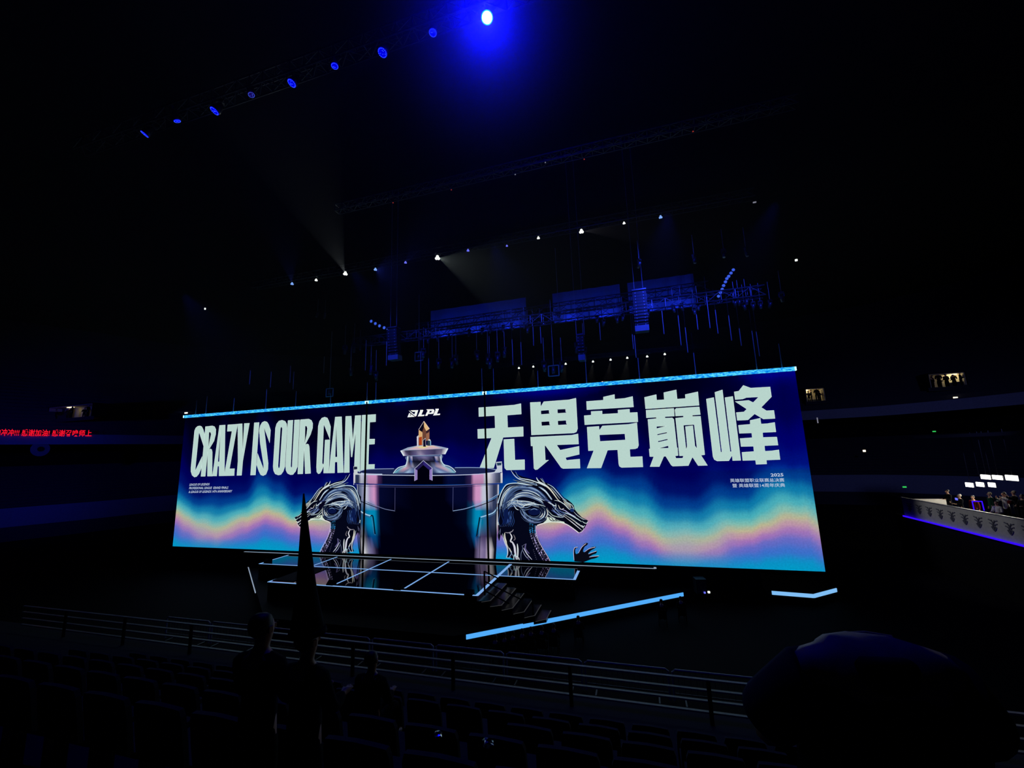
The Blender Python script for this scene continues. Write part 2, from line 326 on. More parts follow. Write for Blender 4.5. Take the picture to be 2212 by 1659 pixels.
def line_text(txt, p0, p1, hpx, name, shear=0, bold=.0, mat='letter_small', right=False):
    """one line of small writing laid on the screen between two points; p0 / p1 = ends of its baseline"""
    cu = bpy.data.curves.new(name, 'FONT'); cu.body = txt; cu.shear = shear; cu.offset = bold; cu.resolution_u = 2
    o = bpy.data.objects.new(name, cu); COL.objects.link(o); bpy.context.view_layer.update()
    me = bpy.data.meshes.new_from_object(o.evaluated_get(bpy.context.evaluated_depsgraph_get()))
    bpy.data.objects.remove(o); xs = [v.co.x for v in me.vertices]; ys = [v.co.y for v in me.vertices]
    x0, x1, y0, y1 = min(xs), max(xs), min(ys), max(ys)
    a = sp(*p0); b = sp(*p1); h = abs(sp(p0[0], p0[1] - hpx)[1] - a[1])
    for v in me.vertices:
        t = (v.co.x - x0) / (x1 - x0); q = (v.co.y - y0) / (y1 - y0)
        v.co = Vector((lerp(a[0], b[0], t), SY - .02, lerp(a[1], b[1], t) + q * h))
    me.materials.clear(); me.materials.append(M[mat])
    ob = bpy.data.objects.new(name, me); COL.objects.link(ob); return attach(ob)
line_text('LEAGUE OF LEGENDS', (409.3, 1049.5), (453, 1048.5), 5, 'small_writing', .2, .012)
line_text('PROFESSIONAL LEAGUE  GRAND FINALS', (408.7, 1057), (493.5, 1055.8), 5, 'small_writing', .2, .012)
line_text('& LEAGUE OF LEGENDS 14TH ANNIVERSARY', (408, 1065), (502, 1063.5), 5, 'small_writing', .2, .012)
line_text('2025', (1665, 1029.6), (1692.5, 1029), 7, 'small_writing', 0, .02)
line_text('英雄联盟职业联赛总决赛', (1577.5, 1042), (1694.5, 1041), 8.2, 'small_writing', 0, .004)
line_text('暨 英雄联盟14周年庆典', (1582.5, 1053), (1696, 1052), 8.2, 'small_writing', 0, .004)
# ------------------------------------------------------------------ the trophy picture
trophy = empty('trophy_picture', ((L + R_) / 2, SY, B_)); trophy.parent = wall; trophy.location = (0, 0, 0)
def tatt(o):
    o.parent = trophy; o.location = (-(L + R_) / 2, -SY, -B_); return o
C2 = (740, 860, 3.95)
def P2(x, y): return (C2[0] + x / C2[2], C2[1] + y / C2[2])
cup = Art(2)
K0 = (0, 0, 14); NV = (4, 8, 44); PK = (205, 146, 192); GR = (152, 152, 184); SL = (44, 54, 86); LG = (190, 194, 212); CYN = (0, 132, 176); PG = (112, 98, 140); WHT = (214, 214, 222)
# body columns: x fraction -> colour, at three heights
def arc(x, x0, x1, y, sag):
    t = (x - x0) / (x1 - x0) * 2 - 1; return y - sag * t * t
ux = [125, 132, 160, 185, 205, 235, 270, 295, 315, 440, 600, 735, 870, 940, 1060, 1105, 1140, 1170, 1200, 1235, 1262, 1290, 1318, 1335]
top = [WHT, SL, (110, 120, 150), GR, LG, (170, 140, 185), PK, (90, 60, 110), NV, (2, 4, 30), K0, K0, K0, NV, NV, (40, 24, 70), PK, PK, LG, LG, (120, 124, 150), SL, SL, WHT]
mid = [WHT, (20, 60, 90), (30, 80, 120), (20, 90, 130), (0, 120, 165), CYN, CYN, (0, 60, 100), (0, 6, 30), K0, K0, K0, K0, K0, (0, 6, 30), (0, 60, 100), CYN, (0, 140, 185), (0, 110, 150), (40, 100, 140), (30, 50, 90), SL, SL, WHT]
m2 = [(10, 10, 24), (8, 8, 20), (120, 120, 130), (60, 60, 76), (0, 40, 90), (0, 70, 130), (0, 66, 120), (0, 20, 60), K0, K0, K0, K0, K0, K0, K0, (0, 20, 50), (0, 80, 140), (0, 60, 110), (70, 60, 96), (60, 50, 90), (70, 64, 90), (26, 24, 40), (14, 14, 30), (10, 10, 24)]
bot = [(8, 8, 18), (8, 8, 18), WHT, (150, 150, 160), (120, 118, 150), (96, 88, 128), (30, 24, 50), K0, K0, K0, K0, K0, K0, K0, K0, K0, K0, (96, 84, 120), (134, 118, 156), PG, (176, 160, 180), (190, 186, 190), (20, 20, 34), (8, 8, 18)]
rows = []
for y, cs, ins in ((742, top, 0), (870, top, 2), (960, mid, 6), (1070, mid, 10), (1180, m2, 18), (1290, bot, 22), (1400, bot, 26)):
    r = []
    for x, c in zip(ux, cs):
        xx = lerp(x, 730, ins / 605); r.append((*P2(xx, arc(x, 125, 1335, y, 8 if y < 900 else 0)), c))
    rows.append(r)
cup.grid(rows)
tatt(cup.build('cup_body'))
rim = Art(3)
rx = [95, 108, 112, 138, 160, 200, 225, 285, 305, 345, 470, 620, 735, 850, 905, 1040, 1095, 1120, 1195, 1215, 1250, 1290, 1310, 1345, 1352, 1366]
rc = [WHT, WHT, SL, SL, LG, GR, PK, PK, (70, 40, 90), NV, NV, K0, K0, K0, (3, 12, 60), (3, 10, 50), (50, 34, 84), PK, PK, LG, WHT, (140, 140, 170), (90, 96, 124), SL, WHT, WHT]
rim.grid([[(*P2(x, arc(x, 95, 1366, 652, 14)), c) for x, c in zip(rx, rc)], [(*P2(x, arc(x, 95, 1366, 738, 14)), tuple(v * .85 for v in c)) for x, c in zip(rx, rc)]])
# inside of the rim, upper ellipse
mouth = Art(.5); mouth.poly([P2(*p) for p in [(130, 640), (160, 618), (230, 606), (500, 600), (960, 594), (1180, 592), (1300, 600), (1345, 622), (1300, 636), (1100, 646), (735, 652), (350, 650), (160, 652)]], (26, 34, 78)); tatt(mouth.build('cup_mouth'))
for pts, w_, c in (([(140, 632), (170, 616), (240, 606), (440, 602)], 1.2, (150, 165, 205)), ([(960, 593), (1100, 592), (1220, 596), (1320, 612)], 1.2, (150, 175, 215)),
                   ([(110, 650), (300, 655), (735, 660), (1100, 652), (1345, 632)], 1.4, (196, 206, 232)), ([(110, 735), (300, 742), (735, 748), (1100, 738), (1345, 722)], 1.0, (90, 96, 140)),
                   ([(110, 748), (300, 756), (735, 762), (1100, 752), (1340, 736)], .8, (60, 60, 110)), ([(100, 632), (98, 740)], 1.2, WHT), ([(1360, 560), (1362, 715)], 1.4, WHT),
                   ([(160, 640), (220, 648), (340, 650)], 2.2, (180, 196, 220)), ([(1230, 642), (1290, 636), (1340, 620)], 2.4, (200, 206, 224))):
    rim.stroke([P2(*p) for p in pts], w_, c, None, False, 6)
# clasp lugs on both ends of the rim
rim.poly([P2(*p) for p in [(95, 582), (128, 582), (130, 640), (160, 650), (100, 655)]], (196, 204, 206))
rim.poly([P2(*p) for p in [(98, 585), (127, 585), (127, 606), (98, 610)]], (20, 30, 50))
rim.poly([P2(*p) for p in [(1310, 545), (1360, 540), (1362, 630), (1290, 640), (1318, 600)]], (188, 198, 210))
rim.poly([P2(*p) for p in [(1316, 553), (1356, 550), (1356, 572), (1322, 576)]], (30, 60, 84))
tatt(rim.build('cup_rim'))
det = Art(4)
for pts, w_, c in (([(450, 765), (448, 958)], .7, (86, 84, 130)), ([(945, 760), (943, 962)], .7, (86, 90, 140)), ([(450, 958), (340, 935), (215, 890)], 1.0, (10, 14, 40)),
                   ([(125, 830), (180, 870), (260, 905), (360, 945), (450, 962)], 1.0, (120, 130, 170)), ([(943, 962), (1060, 940), (1180, 895), (1260, 860), (1335, 815)], 1.2, (140, 170, 210)),
                   ([(1240, 880), (1300, 850), (1335, 828)], 1.2, (60, 130, 190)), ([(125, 850), (170, 885), (300, 935)], 1.6, (6, 16, 40)), ([(960, 975), (1120, 935), (1300, 868)], 1.6, (6, 10, 34)),
                   ([(125, 925), (150, 960), (200, 990), (250, 1005)], 2.6, (160, 196, 220)), ([(130, 948), (170, 985), (238, 1020)], 1.4, (60, 80, 120)), ([(240, 1008), (262, 1012), (280, 1160)], 2.4, (4, 6, 22)),
                   ([(250, 1020), (270, 1150), (285, 1165)], .8, (70, 110, 150)), ([(1325, 930), (1290, 975), (1230, 1000), (1180, 1015)], 2.6, (150, 190, 222)), ([(1325, 950), (1290, 992), (1180, 1035)], 1.2, (60, 100, 140)),
                   ([(1172, 1015), (1150, 1150), (1145, 1185)], 2.4, (4, 6, 22)), ([(1185, 1030), (1165, 1180)], 1.0, (90, 150, 190)), ([(1175, 1180), (1170, 1370)], 1.0, (20, 16, 36)),
                   ([(1315, 900), (1300, 1365)], 1.6, (8, 8, 18)), ([(140, 1000), (135, 1200), (150, 1330)], 2.0, (6, 6, 16)), ([(1140, 1185), (1165, 1160)], .8, (60, 60, 100))):
    det.stroke([P2(*p) for p in pts], w_, c, None, False, 6)
# roof-shaped emblem on the front of the cup
P3 = lambda x, y: (CL[0] + x / CL[2], CL[1] + y / CL[2])
det.poly([P3(*p) for p in [(480, 1210), (638, 1062), (802, 1198), (802, 1430), (750, 1408), (750, 1240), (638, 1145), (530, 1240), (530, 1410), (478, 1438)]], (30, 24, 74))
det.poly([P3(*p) for p in [(482, 1215), (530, 1240), (530, 1410), (480, 1436)]], (142, 124, 184)); det.poly([P3(*p) for p in [(752, 1238), (800, 1200), (800, 1428), (750, 1408)]], (138, 118, 184))
det.poly([P3(*p) for p in [(638, 1068), (796, 1200), (752, 1236), (638, 1140)]], (44, 34, 110)); det.poly([P3(*p) for p in [(530, 1240), (638, 1146), (750, 1240), (748, 1420), (530, 1420)]], (0, 0, 12))
for a, b in (((480, 1212), (638, 1062)), ((638, 1062), (802, 1200)), ((480, 1212), (478, 1436)), ((802, 1200), (803, 1430))): det.stroke([P3(*a), P3(*b)], .8, (196, 200, 226), None, False, 2)
tatt(det.build('cup_trim'))
lid = Art(1)
lid.poly([P3(*p) for p in cr([(80, 1300), (120, 1235), (180, 1185), (300, 1150), (335, 1080), (345, 980), (950, 950), (970, 1060), (1020, 1135), (1110, 1165), (1180, 1210), (1235, 1275)], 4)], (84, 100, 140))
lid.grid([[(*P3(x, 985), c) for x, c in zip([350, 375, 420, 445, 470, 560, 640, 760, 830, 860, 920, 950], [LG, SL, (190, 180, 210), (30, 40, 80), (60, 62, 100), (96, 92, 140), (120, 114, 160), (70, 68, 110), (20, 24, 60), (190, 180, 206), (60, 60, 100), LG])],
          [(*P3(x, 1080), c) for x, c in zip([330, 372, 415, 445, 470, 560, 640, 760, 840, 870, 930, 975], [LG, (10, 14, 40), (60, 90, 160), (10, 10, 30), (12, 14, 34), (10, 12, 30), K0, (10, 12, 30), (10, 10, 30), (40, 60, 130), (10, 12, 30), LG])],
          [(*P3(x, 1170), c) for x, c in zip([300, 345, 400, 440, 480, 560, 640, 760, 840, 890, 960, 1040], [(190, 210, 220), (150, 130, 150), (110, 100, 130), (140, 140, 160), (60, 64, 90), (40, 44, 70), K0, (50, 54, 84), (100, 110, 150), (160, 140, 160), (170, 150, 170), (170, 200, 220)])],
          [(*P3(x, 1205), c) for x, c in zip([200, 300, 400, 440, 480, 560, 640, 760, 840, 900, 1020, 1130], [(120, 180, 200), (196, 150, 170), (120, 130, 160), (90, 100, 140), (80, 90, 130), (50, 60, 90), K0, (60, 70, 110), (110, 120, 160), (90, 100, 150), (190, 160, 180), (110, 180, 196)])],
          [(*P3(x, 1290), c) for x, c in zip([88, 160, 260, 340, 420, 500, 640, 760, 860, 960, 1100, 1228], [(120, 190, 200), (60, 110, 140), (80, 100, 140), (160, 190, 220), (110, 140, 190), (10, 12, 30), K0, (20, 24, 50), (60, 80, 120), (150, 180, 214), (100, 120, 160), (110, 180, 196)])]])
for pts in ([(82, 1298), (130, 1232), (190, 1186), (300, 1152), (332, 1085), (345, 985)], [(962, 955), (968, 1060), (1015, 1135), (1110, 1166), (1180, 1212), (1232, 1275)]): lid.stroke([P3(*p) for p in pts], 1.4, (206, 232, 240), None, False, 6)
lid.poly([P3(*p) for p in cr([(218, 880), (350, 820), (520, 785), (640, 775), (820, 778), (960, 800), (1088, 835)], 3) + [P3(*p) for p in [(1030, 945), (640, 975), (275, 978)]] if False] or [P3(*p) for p in [(218, 880), (350, 822), (520, 788), (640, 776), (820, 780), (960, 805), (1088, 835), (1030, 945), (640, 972), (275, 978)]], (150, 165, 190))
lid.poly([P3(*p) for p in [(330, 862), (520, 800), (640, 786), (820, 790), (980, 838), (640, 862)]], lambda x, y: (226, 190, 170) if abs(x - P3(640, 0)[0]) < 22 else (196, 170, 190))
lid.grid([[(*P3(x, 880 - (x - 250) * .045), c) for x, c in zip([232, 300, 380, 500, 580, 700, 850, 980, 1076], [WHT, (60, 56, 84), (46, 40, 66), (96, 90, 120), (110, 100, 130), (80, 70, 110), (60, 56, 90), (90, 84, 116), WHT])],
          [(*P3(x, 976 - (x - 275) * .04), c) for x, c in zip([275, 320, 390, 500, 590, 700, 840, 960, 1030], [WHT, (120, 110, 146), (60, 54, 84), (90, 84, 130), (150, 140, 170), (84, 78, 124), (60, 56, 96), (110, 104, 140), WHT])]])
lid.stroke([P3(*p) for p in [(220, 880), (278, 976)]], 2.2, (216, 232, 238), None, False, 3); lid.stroke([P3(*p) for p in [(1086, 838), (1030, 944)]], 2.2, (216, 232, 238), None, False, 3)
lid.poly([P3(*p) for p in [(520, 800), (700, 790), (740, 812), (630, 842), (545, 830)]], (222, 204, 150))
tatt(lid.build('cup_lid'))
cry = Art(5)
for pts, c in (([(522, 620), (552, 595), (552, 820), (525, 800)], (190, 190, 205)), ([(553, 495), (650, 340), (615, 540), (612, 770), (553, 775)], (206, 130, 70)), ([(553, 495), (645, 345), (650, 440), (615, 540)], (8, 6, 24)),
               ([(553, 498), (618, 540), (618, 620), (552, 640)], (214, 170, 116)), ([(552, 640), (618, 620), (615, 780), (552, 778)], (170, 62, 24)), ([(615, 540), (652, 440), (690, 520), (688, 790), (615, 780)], (106, 66, 52)),
               ([(650, 340), (752, 480), (692, 520), (650, 440)], (222, 184, 132)), ([(690, 520), (750, 500), (750, 680), (700, 700), (690, 700)], (150, 100, 74)), ([(690, 520), (750, 500), (745, 540), (690, 570)], (50, 30, 40)),
               ([(630, 695), (680, 650), (684, 810), (632, 805)], (14, 12, 34)), ([(715, 690), (735, 668), (765, 670), (782, 700), (780, 790), (712, 790)], (40, 56, 70)), ([(720, 690), (738, 672), (760, 672), (775, 700)], (226, 226, 220)),
               ([(762, 700), (780, 705), (780, 790), (765, 790)], (120, 170, 205)), ([(552, 640), (560, 640), (560, 778), (552, 778)], (120, 40, 18))):
    cry.poly([P3(*p) for p in pts], c)
for a, b, c in (((553, 495), (650, 340), (230, 220, 210)), ((650, 340), (752, 480), (240, 220, 190)), ((522, 620), (526, 800), (235, 235, 240)), ((630, 695), (680, 650), (210, 210, 225)), ((632, 700), (634, 800), (190, 195, 215)), ((680, 655), (684, 790), (170, 165, 180)), ((618, 545), (616, 778), (240, 200, 150)), ((652, 440), (615, 540), (60, 30, 24))):
    cry.stroke([P3(*a), P3(*b)], .7, c, None, False, 2)
tatt(cry.build('crystal_finial'))
# dragon head, right; its mirror image is the left one
C6 = (1020, 1000, 5.53)
def P6(x, y): return (C6[0] + x / C6[2], C6[1] + y / C6[2])
def dragon(mirror):
    d = Art(5); n0 = (4, 6, 24)
    body = [(305,395),(345,350),(385,280),(430,245),(520,238),(545,228),(482,197),(560,205),(640,215),(560,170),(500,125),(463,80),(515,120),(560,145),(610,165),(690,185),(782,208),(768,170),(802,203),(815,180),(862,228),(905,242),(955,268),(1005,305),(1052,362),(1100,415),(1150,445),(1192,480),(1217,512),(1224,552),(1262,600),(1312,650),(1360,672),(1387,690),(1362,740),(1342,780),(1312,815),(1275,832),(1240,802),(1180,760),(1120,727),(1040,708),(940,705),(840,720),(780,740),(765,762),(768,820),(785,880),(812,950),(862,1040),(922,1130),(938,1168),(905,1200),(520,1200),(440,1130),(408,1122),(430,1080),(420,1010),(390,930),(358,872),(345,852),(325,935),(306,870),(312,800)]
    d.poly([P6(*p) for p in body], n0)
    e = Art(6); rnd = random.Random(3)
    W = (204, 220, 226); Bl = (124, 152, 188); Dk = (34, 50, 88); Cr = (214, 212, 198)
    def st(pts, w_, c, tp=True, c2=None): e.stroke([P6(*p) for p in pts], w_ * .181, c, c2, tp, 5)
    def bundle(A, Bc, n, w0, pal, jit=6):
        for k in range(n):
            t = (k + .5) / n; a = rnd.uniform(0, .25); pts = []
            q = [(lerp(p[0], r[0], t) + rnd.uniform(-jit, jit), lerp(p[1], r[1], t) + rnd.uniform(-jit, jit)) for p, r in zip(A, Bc)]
            if rnd.random() < .35: q = q[rnd.choice((0, 1)):]
            if rnd.random() < .35 and len(q) > 3: q = q[:-1]
            st(q, w0 * rnd.uniform(.5, 1.3), rnd.choice(pal))
    pal = [W, Bl, (96, 124, 162), (60, 82, 122), (160, 184, 200), (52, 72, 120), Dk, Dk, (16, 26, 60)]
    # mane sweeping over the back of the head
    bundle([(322, 560), (345, 430), (400, 320), (480, 262), (600, 262), (740, 300)], [(400, 600), (410, 500), (455, 400), (540, 330), (660, 320), (800, 370)], 15, 11, pal)
    bundle([(340, 600), (350, 520), (400, 440), (480, 400)], [(440, 640), (450, 560), (500, 500), (580, 480)], 9, 8, [Dk, (60, 82, 122), Bl, (16, 26, 60)], 9)
    bundle([(430, 470), (540, 440), (680, 455), (800, 500)], [(520, 540), (600, 500), (700, 505), (800, 540)], 7, 7, [Bl, Dk, W, (60, 82, 122)], 8)
    bundle([(400, 520), (440, 420), (540, 350), (660, 335), (780, 390), (870, 440)], [(480, 480), (520, 430), (600, 405), (690, 410), (790, 450), (860, 500)], 13, 10, pal)
    bundle([(560, 262), (660, 262), (760, 300), (840, 350), (900, 420)], [(600, 330), (680, 340), (760, 370), (830, 420), (880, 470)], 9, 9, pal, 5)
    bundle([(790, 280), (850, 300), (900, 350), (960, 430)], [(820, 300), (880, 350), (920, 400), (950, 440)], 5, 11, [Bl, W, (90, 120, 180)], 3)
    bundle([(420, 470), (470, 440), (560, 450), (660, 480), (760, 470)], [(430, 560), (480, 520), (560, 520), (640, 540), (700, 500)], 7, 7, [Bl, (70, 100, 160), Dk, W], 8)
    bundle([(820, 360), (870, 400), (920, 440), (960, 450)], [(780, 420), (840, 450), (900, 480), (950, 500)], 6, 7, [Bl, (90, 120, 180), Dk], 5)
    bundle([(900, 520), (960, 580), (1020, 620), (1080, 640)], [(980, 470), (1030, 540), (1090, 580), (1150, 610)], 10, 6, [W, Bl, (70, 90, 150), (20, 30, 70)], 9)
    bundle([(560, 560), (600, 620), (650, 680), (720, 720)], [(620, 520), (640, 580), (690, 650), (750, 690)], 6, 6, [Dk, (60, 80, 130), Bl], 6)
    bundle([(400, 590), (395, 660), (420, 730)], [(500, 560), (480, 660), (470, 740)], 6, 9, [(14, 34, 84), (24, 50, 110), (60, 90, 150)], 8)
    # outer back contour, horns
    st([(312, 480), (340, 380), (385, 290), (430, 252), (520, 240), (600, 250), (690, 262)], 10, (190, 218, 236), False)
    st([(465, 85), (510, 150), (570, 195), (660, 220), (740, 235)], 9, W); st([(560, 178), (620, 190), (700, 205), (800, 240), (880, 280)], 11, W); st([(520, 100), (545, 150), (585, 178)], 5, Bl)
    st([(490, 200), (580, 222), (680, 238), (760, 262), (770, 250), (700, 235)], 8, Bl); st([(540, 228), (640, 250), (740, 270), (800, 262)], 7, W)
    st([(770, 172), (795, 215), (850, 250)], 12, W); st([(818, 184), (850, 222), (875, 246)], 5, W); st([(835, 180), (868, 232)], 4, Bl)
    st([(640, 285), (720, 272), (800, 275)], 12, n0); st([(780, 262), (850, 290), (900, 330), (950, 400), (985, 445)], 22, (3, 4, 20)); 
    # pale ridge running from crown to brow
    st([(800, 230), (870, 262), (930, 310), (985, 380), (1030, 440), (1075, 470)], 24, Cr, 'end'); st([(760, 228), (840, 245), (900, 280)], 18, W)
    st([(900, 248), (965, 285), (1020, 345), (1080, 415), (1130, 450)], 9, (176, 204, 232)); st([(930, 275), (990, 330), (1050, 405)], 5, (20, 34, 80)); st([(940, 290), (1000, 360), (1055, 430)], 5, W)
    st([(1010, 320), (1070, 390), (1100, 425)], 8, (6, 20, 100))
    # cheek swirl
    for r, c, w_ in ((152, (70, 90, 130), 5), (134, Dk, 6), (118, (110, 136, 170), 5), (100, (30, 44, 90), 6), (84, (80, 104, 146), 5), (66, (120, 146, 180), 4)):
        a0 = rnd.uniform(-1.0, -.6); a1 = rnd.uniform(2.4, 3.0); pts = []
        for k in range(9):
            a = lerp(a0, a1, k / 8); pts.append((745 + r * 1.12 * math.cos(a), 590 + r * .84 * math.sin(a)))
        st(pts, w_, c); 
    for r in (142, 112, 92):
        st([(745 + r * 1.12 * math.cos(a), 590 + r * .84 * math.sin(a)) for a in ((-.4, 0, .3, .6) if r > 120 else (-.2, .2, .6, 1.0) if r > 100 else (.1, .5, .9))], 10, Cr if r != 112 else W)
    e.poly([P6(745 + 62 * math.cos(a * .5236) * 1.2, 580 + 44 * math.sin(a * .5236)) for a in range(12)], (8, 18, 62)); st([(700, 560), (745, 545), (785, 560)], 7, (130, 165, 205))
    st([(610, 570), (660, 620), (720, 660), (800, 670), (870, 640)], 9, Bl); st([(590, 600), (650, 665), (740, 705), (830, 700)], 7, (130, 150, 200)); st([(520, 500), (600, 530), (640, 500), (720, 490), (820, 500), (880, 520)], 9, W)
    st([(500, 500), (530, 545), (560, 560)], 9, W); st([(540, 430), (555, 480), (620, 505), (700, 500)], 6, W); st([(560, 520), (620, 560), (700, 545)], 5, Bl)
    # back of the neck, dark folds
    for q in range(7):
        x = 370 + q * 22; st([(x, 540 + q * 6), (x - 12, 620), (x + 4, 700), (x - 22, 760)], 6, rnd.choice([(40, 70, 130), (20, 40, 100), (90, 120, 180)]))
    e.poly([P6(*p) for p in [(385, 560), (430, 540), (440, 640), (410, 720), (375, 730), (380, 640)]], (10, 24, 70)); st([(330, 500), (335, 600), (320, 700), (345, 760)], 6, (60, 90, 150))
    st([(312, 700), (318, 740)], 8, (200, 214, 200), False); st([(320, 760), (420, 745), (480, 680)], 8, (30, 34, 60)); st([(330, 800), (310, 860), (322, 930)], 6, (90, 84, 120)); st([(345, 780), (335, 850)], 5, (120, 130, 170))
    # snout
    st([(985, 445), (1040, 455), (1100, 490), (1150, 540), (1190, 570)], 9, W); st([(1080, 430), (1140, 470), (1190, 500), (1215, 540)], 9, (176, 204, 208)); st([(1020, 470), (1080, 520), (1130, 560)], 12, (3, 3, 16))
    for q in range(7): st([(1095 + q * 17, 450 + q * 9), (1110 + q * 17, 480 + q * 9), (1120 + q * 15, 515 + q * 8)], 6, rnd.choice([W, Cr, (10, 20, 40)]))
    st([(880, 460), (940, 480), (985, 510), (1010, 500)], 12, W); st([(860, 430), (920, 455), (965, 500)], 6, (120, 130, 190)); st([(1030, 500), (1060, 550), (1100, 540)], 8, Cr); st([(1050, 545), (1110, 565), (1160, 600), (1240, 640)], 9, (170, 170, 220))
    e.poly([P6(*p) for p in [(830, 440), (900, 460), (960, 510), (985, 560), (940, 560), (880, 520)]], (6, 4, 26)); st([(1000, 480), (1005, 520), (990, 560)], 6, W); st([(960, 540), (1000, 590), (1060, 620)], 6, (120, 140, 200))
    e.poly([P6(*p) for p in [(1165, 545), (1200, 540), (1222, 556), (1210, 585), (1180, 580)]], (20, 44, 96)); st([(1168, 548), (1200, 540), (1222, 556)], 5, Bl); st([(1215, 580), (1260, 625), (1320, 665), (1360, 675)], 6, W)
    st([(1110, 590), (1180, 620), (1250, 660), (1310, 700)], 12, (190, 214, 216)); st([(1100, 610), (1180, 660), (1260, 720), (1330, 770)], 8, Cr); st([(1090, 625), (1170, 685), (1250, 750), (1310, 800)], 9, WHT); st([(1130, 625), (1200, 665), (1290, 735)], 10, (40, 60, 80))
    st([(1105, 655), (1180, 720), (1270, 790)], 15, (2, 3, 6)); st([(1110, 640), (1200, 700), (1300, 775)], 4, (2, 3, 10))
    for q in range(6): st([(1240 + q * 16, 700 + q * 10), (1250 + q * 16, 725 + q * 11)], 6, WHT)
    e.poly([P6(*p) for p in [(1318, 680), (1350, 672), (1386, 690), (1366, 712), (1340, 706)]], (10, 14, 34)); st([(1315, 690), (1340, 712), (1370, 716), (1386, 692)], 7, (210, 230, 230)); st([(1310, 740), (1330, 760), (1345, 742)], 10, W); st([(1275, 832), (1310, 818), (1340, 780)], 6, WHT)
    # white lower jaw rim
    st([(780, 742), (840, 722), (940, 702), (1040, 706), (1120, 726), (1180, 760), (1240, 804), (1275, 832)], 9, (232, 228, 228), False); e.poly([P6(*p) for p in [(900, 640), (960, 655), (1060, 690), (1100, 700), (1115, 722), (1040, 706), (940, 702), (850, 715), (890, 680)]], (206, 222, 208))
    for q in range(4): st([(915 + q * 34, 640 + q * 6), (940 + q * 34, 680), (985 + q * 34, 695)], 9, n0)
    st([(905, 560), (960, 620), (1020, 640), (1090, 650)], 8, (176, 196, 190)); st([(900, 600), (950, 640), (1000, 665)], 8, W); st([(1010, 600), (1050, 640), (1100, 645)], 6, (140, 160, 200))
    # scaled throat
    edge = [(768, 745), (766, 800), (778, 860), (800, 930), (850, 1020), (900, 1100), (935, 1165)]; inn = [(680, 715), (680, 790), (695, 860), (730, 950), (780, 1040), (820, 1110), (850, 1165)]
    E1 = cr(edge, 3); E2 = cr(inn, 3); nn = len(E1)
    for i in range(nn - 1):
        t = i / nn; base = (50, 150, 220) if t < .22 else (170, 160, 210) if t < .75 else (134, 120, 172)
        for k in range(3):
            a = lerp(E2[i][0], E1[i][0], k / 3 + .04); b = lerp(E2[i][0], E1[i][0], (k + 1) / 3 - .02); y = lerp(E2[i][1], E1[i][1], (k + .5) / 3); h = (E1[i + 1][1] - E1[i][1]) * .95
            sgn = -h * .5 if k % 2 else h * .3
            kf = rnd.uniform(.25, 1.15); c = tuple(min(255, v * kf) for v in base); e.poly([P6(a, y + sgn), P6(b, y - sgn * .6), P6(b - 6, y + h * .7), P6((a + b) / 2, y + h)], c)
    st(edge, 6, (210, 196, 230), False)
    # beard and chest plumes
    for pts, w_, c in (([(370, 840), (390, 930), (425, 1010), (430, 1080), (415, 1125)], 12, (196, 204, 220)), ([(395, 830), (400, 900), (430, 980), (480, 1070)], 18, Cr), ([(400, 825), (440, 830), (480, 815), (500, 790)], 10, (150, 146, 160)), ([(455, 830), (480, 880), (465, 930), (500, 950)], 16, WHT),
                       ([(480, 930), (510, 990), (520, 1060), (535, 1150)], 24, (206, 206, 222)), ([(430, 960), (455, 1040), (500, 1110), (515, 1155)], 7, (120, 130, 150)), ([(440, 1130), (470, 1090), (480, 1050)], 8, (120, 150, 190)), ([(500, 1150), (515, 1090), (545, 1120)], 12, (180, 214, 220)),
                       ([(545, 960), (552, 1040), (548, 1150)], 16, (214, 222, 226)), ([(590, 1160), (590, 1080), (610, 1020), (600, 980)], 8, (90, 100, 130)), ([(620, 1010), (660, 1080), (720, 1150)], 8, (220, 224, 240)), ([(610, 1040), (640, 1100), (690, 1155)], 5, (170, 176, 210)), ([(650, 960), (640, 1020), (690, 1080)], 18, (90, 84, 130)),
                       ([(600, 990), (640, 965), (655, 960)], 5, (100, 100, 130)), ([(410, 1122), (445, 1128), (470, 1120)], 6, (150, 190, 210)), ([(440, 850), (430, 940), (450, 1010)], 20, (6, 8, 14)), ([(500, 850), (520, 900), (500, 920)], 12, (110, 104, 112)), ([(560, 1120), (570, 1155)], 10, WHT), ([(680, 1150), (670, 1110)], 14, (60, 56, 90))):
        st(pts, w_, c)
    for q in range(6): st([(735 + q * 7, 1030 + q * 22), (740 + q * 7, 1036 + q * 22)], 5, (96, 96, 120), False)
    nm = 'dragon_head'
    a = d.build(nm, wall, mirror); tatt(a); b = e.build('dragon_highlights', wall, mirror); b.parent = a; b.location = (0, 0, 0)
dragon(None); dragon(-16.06)
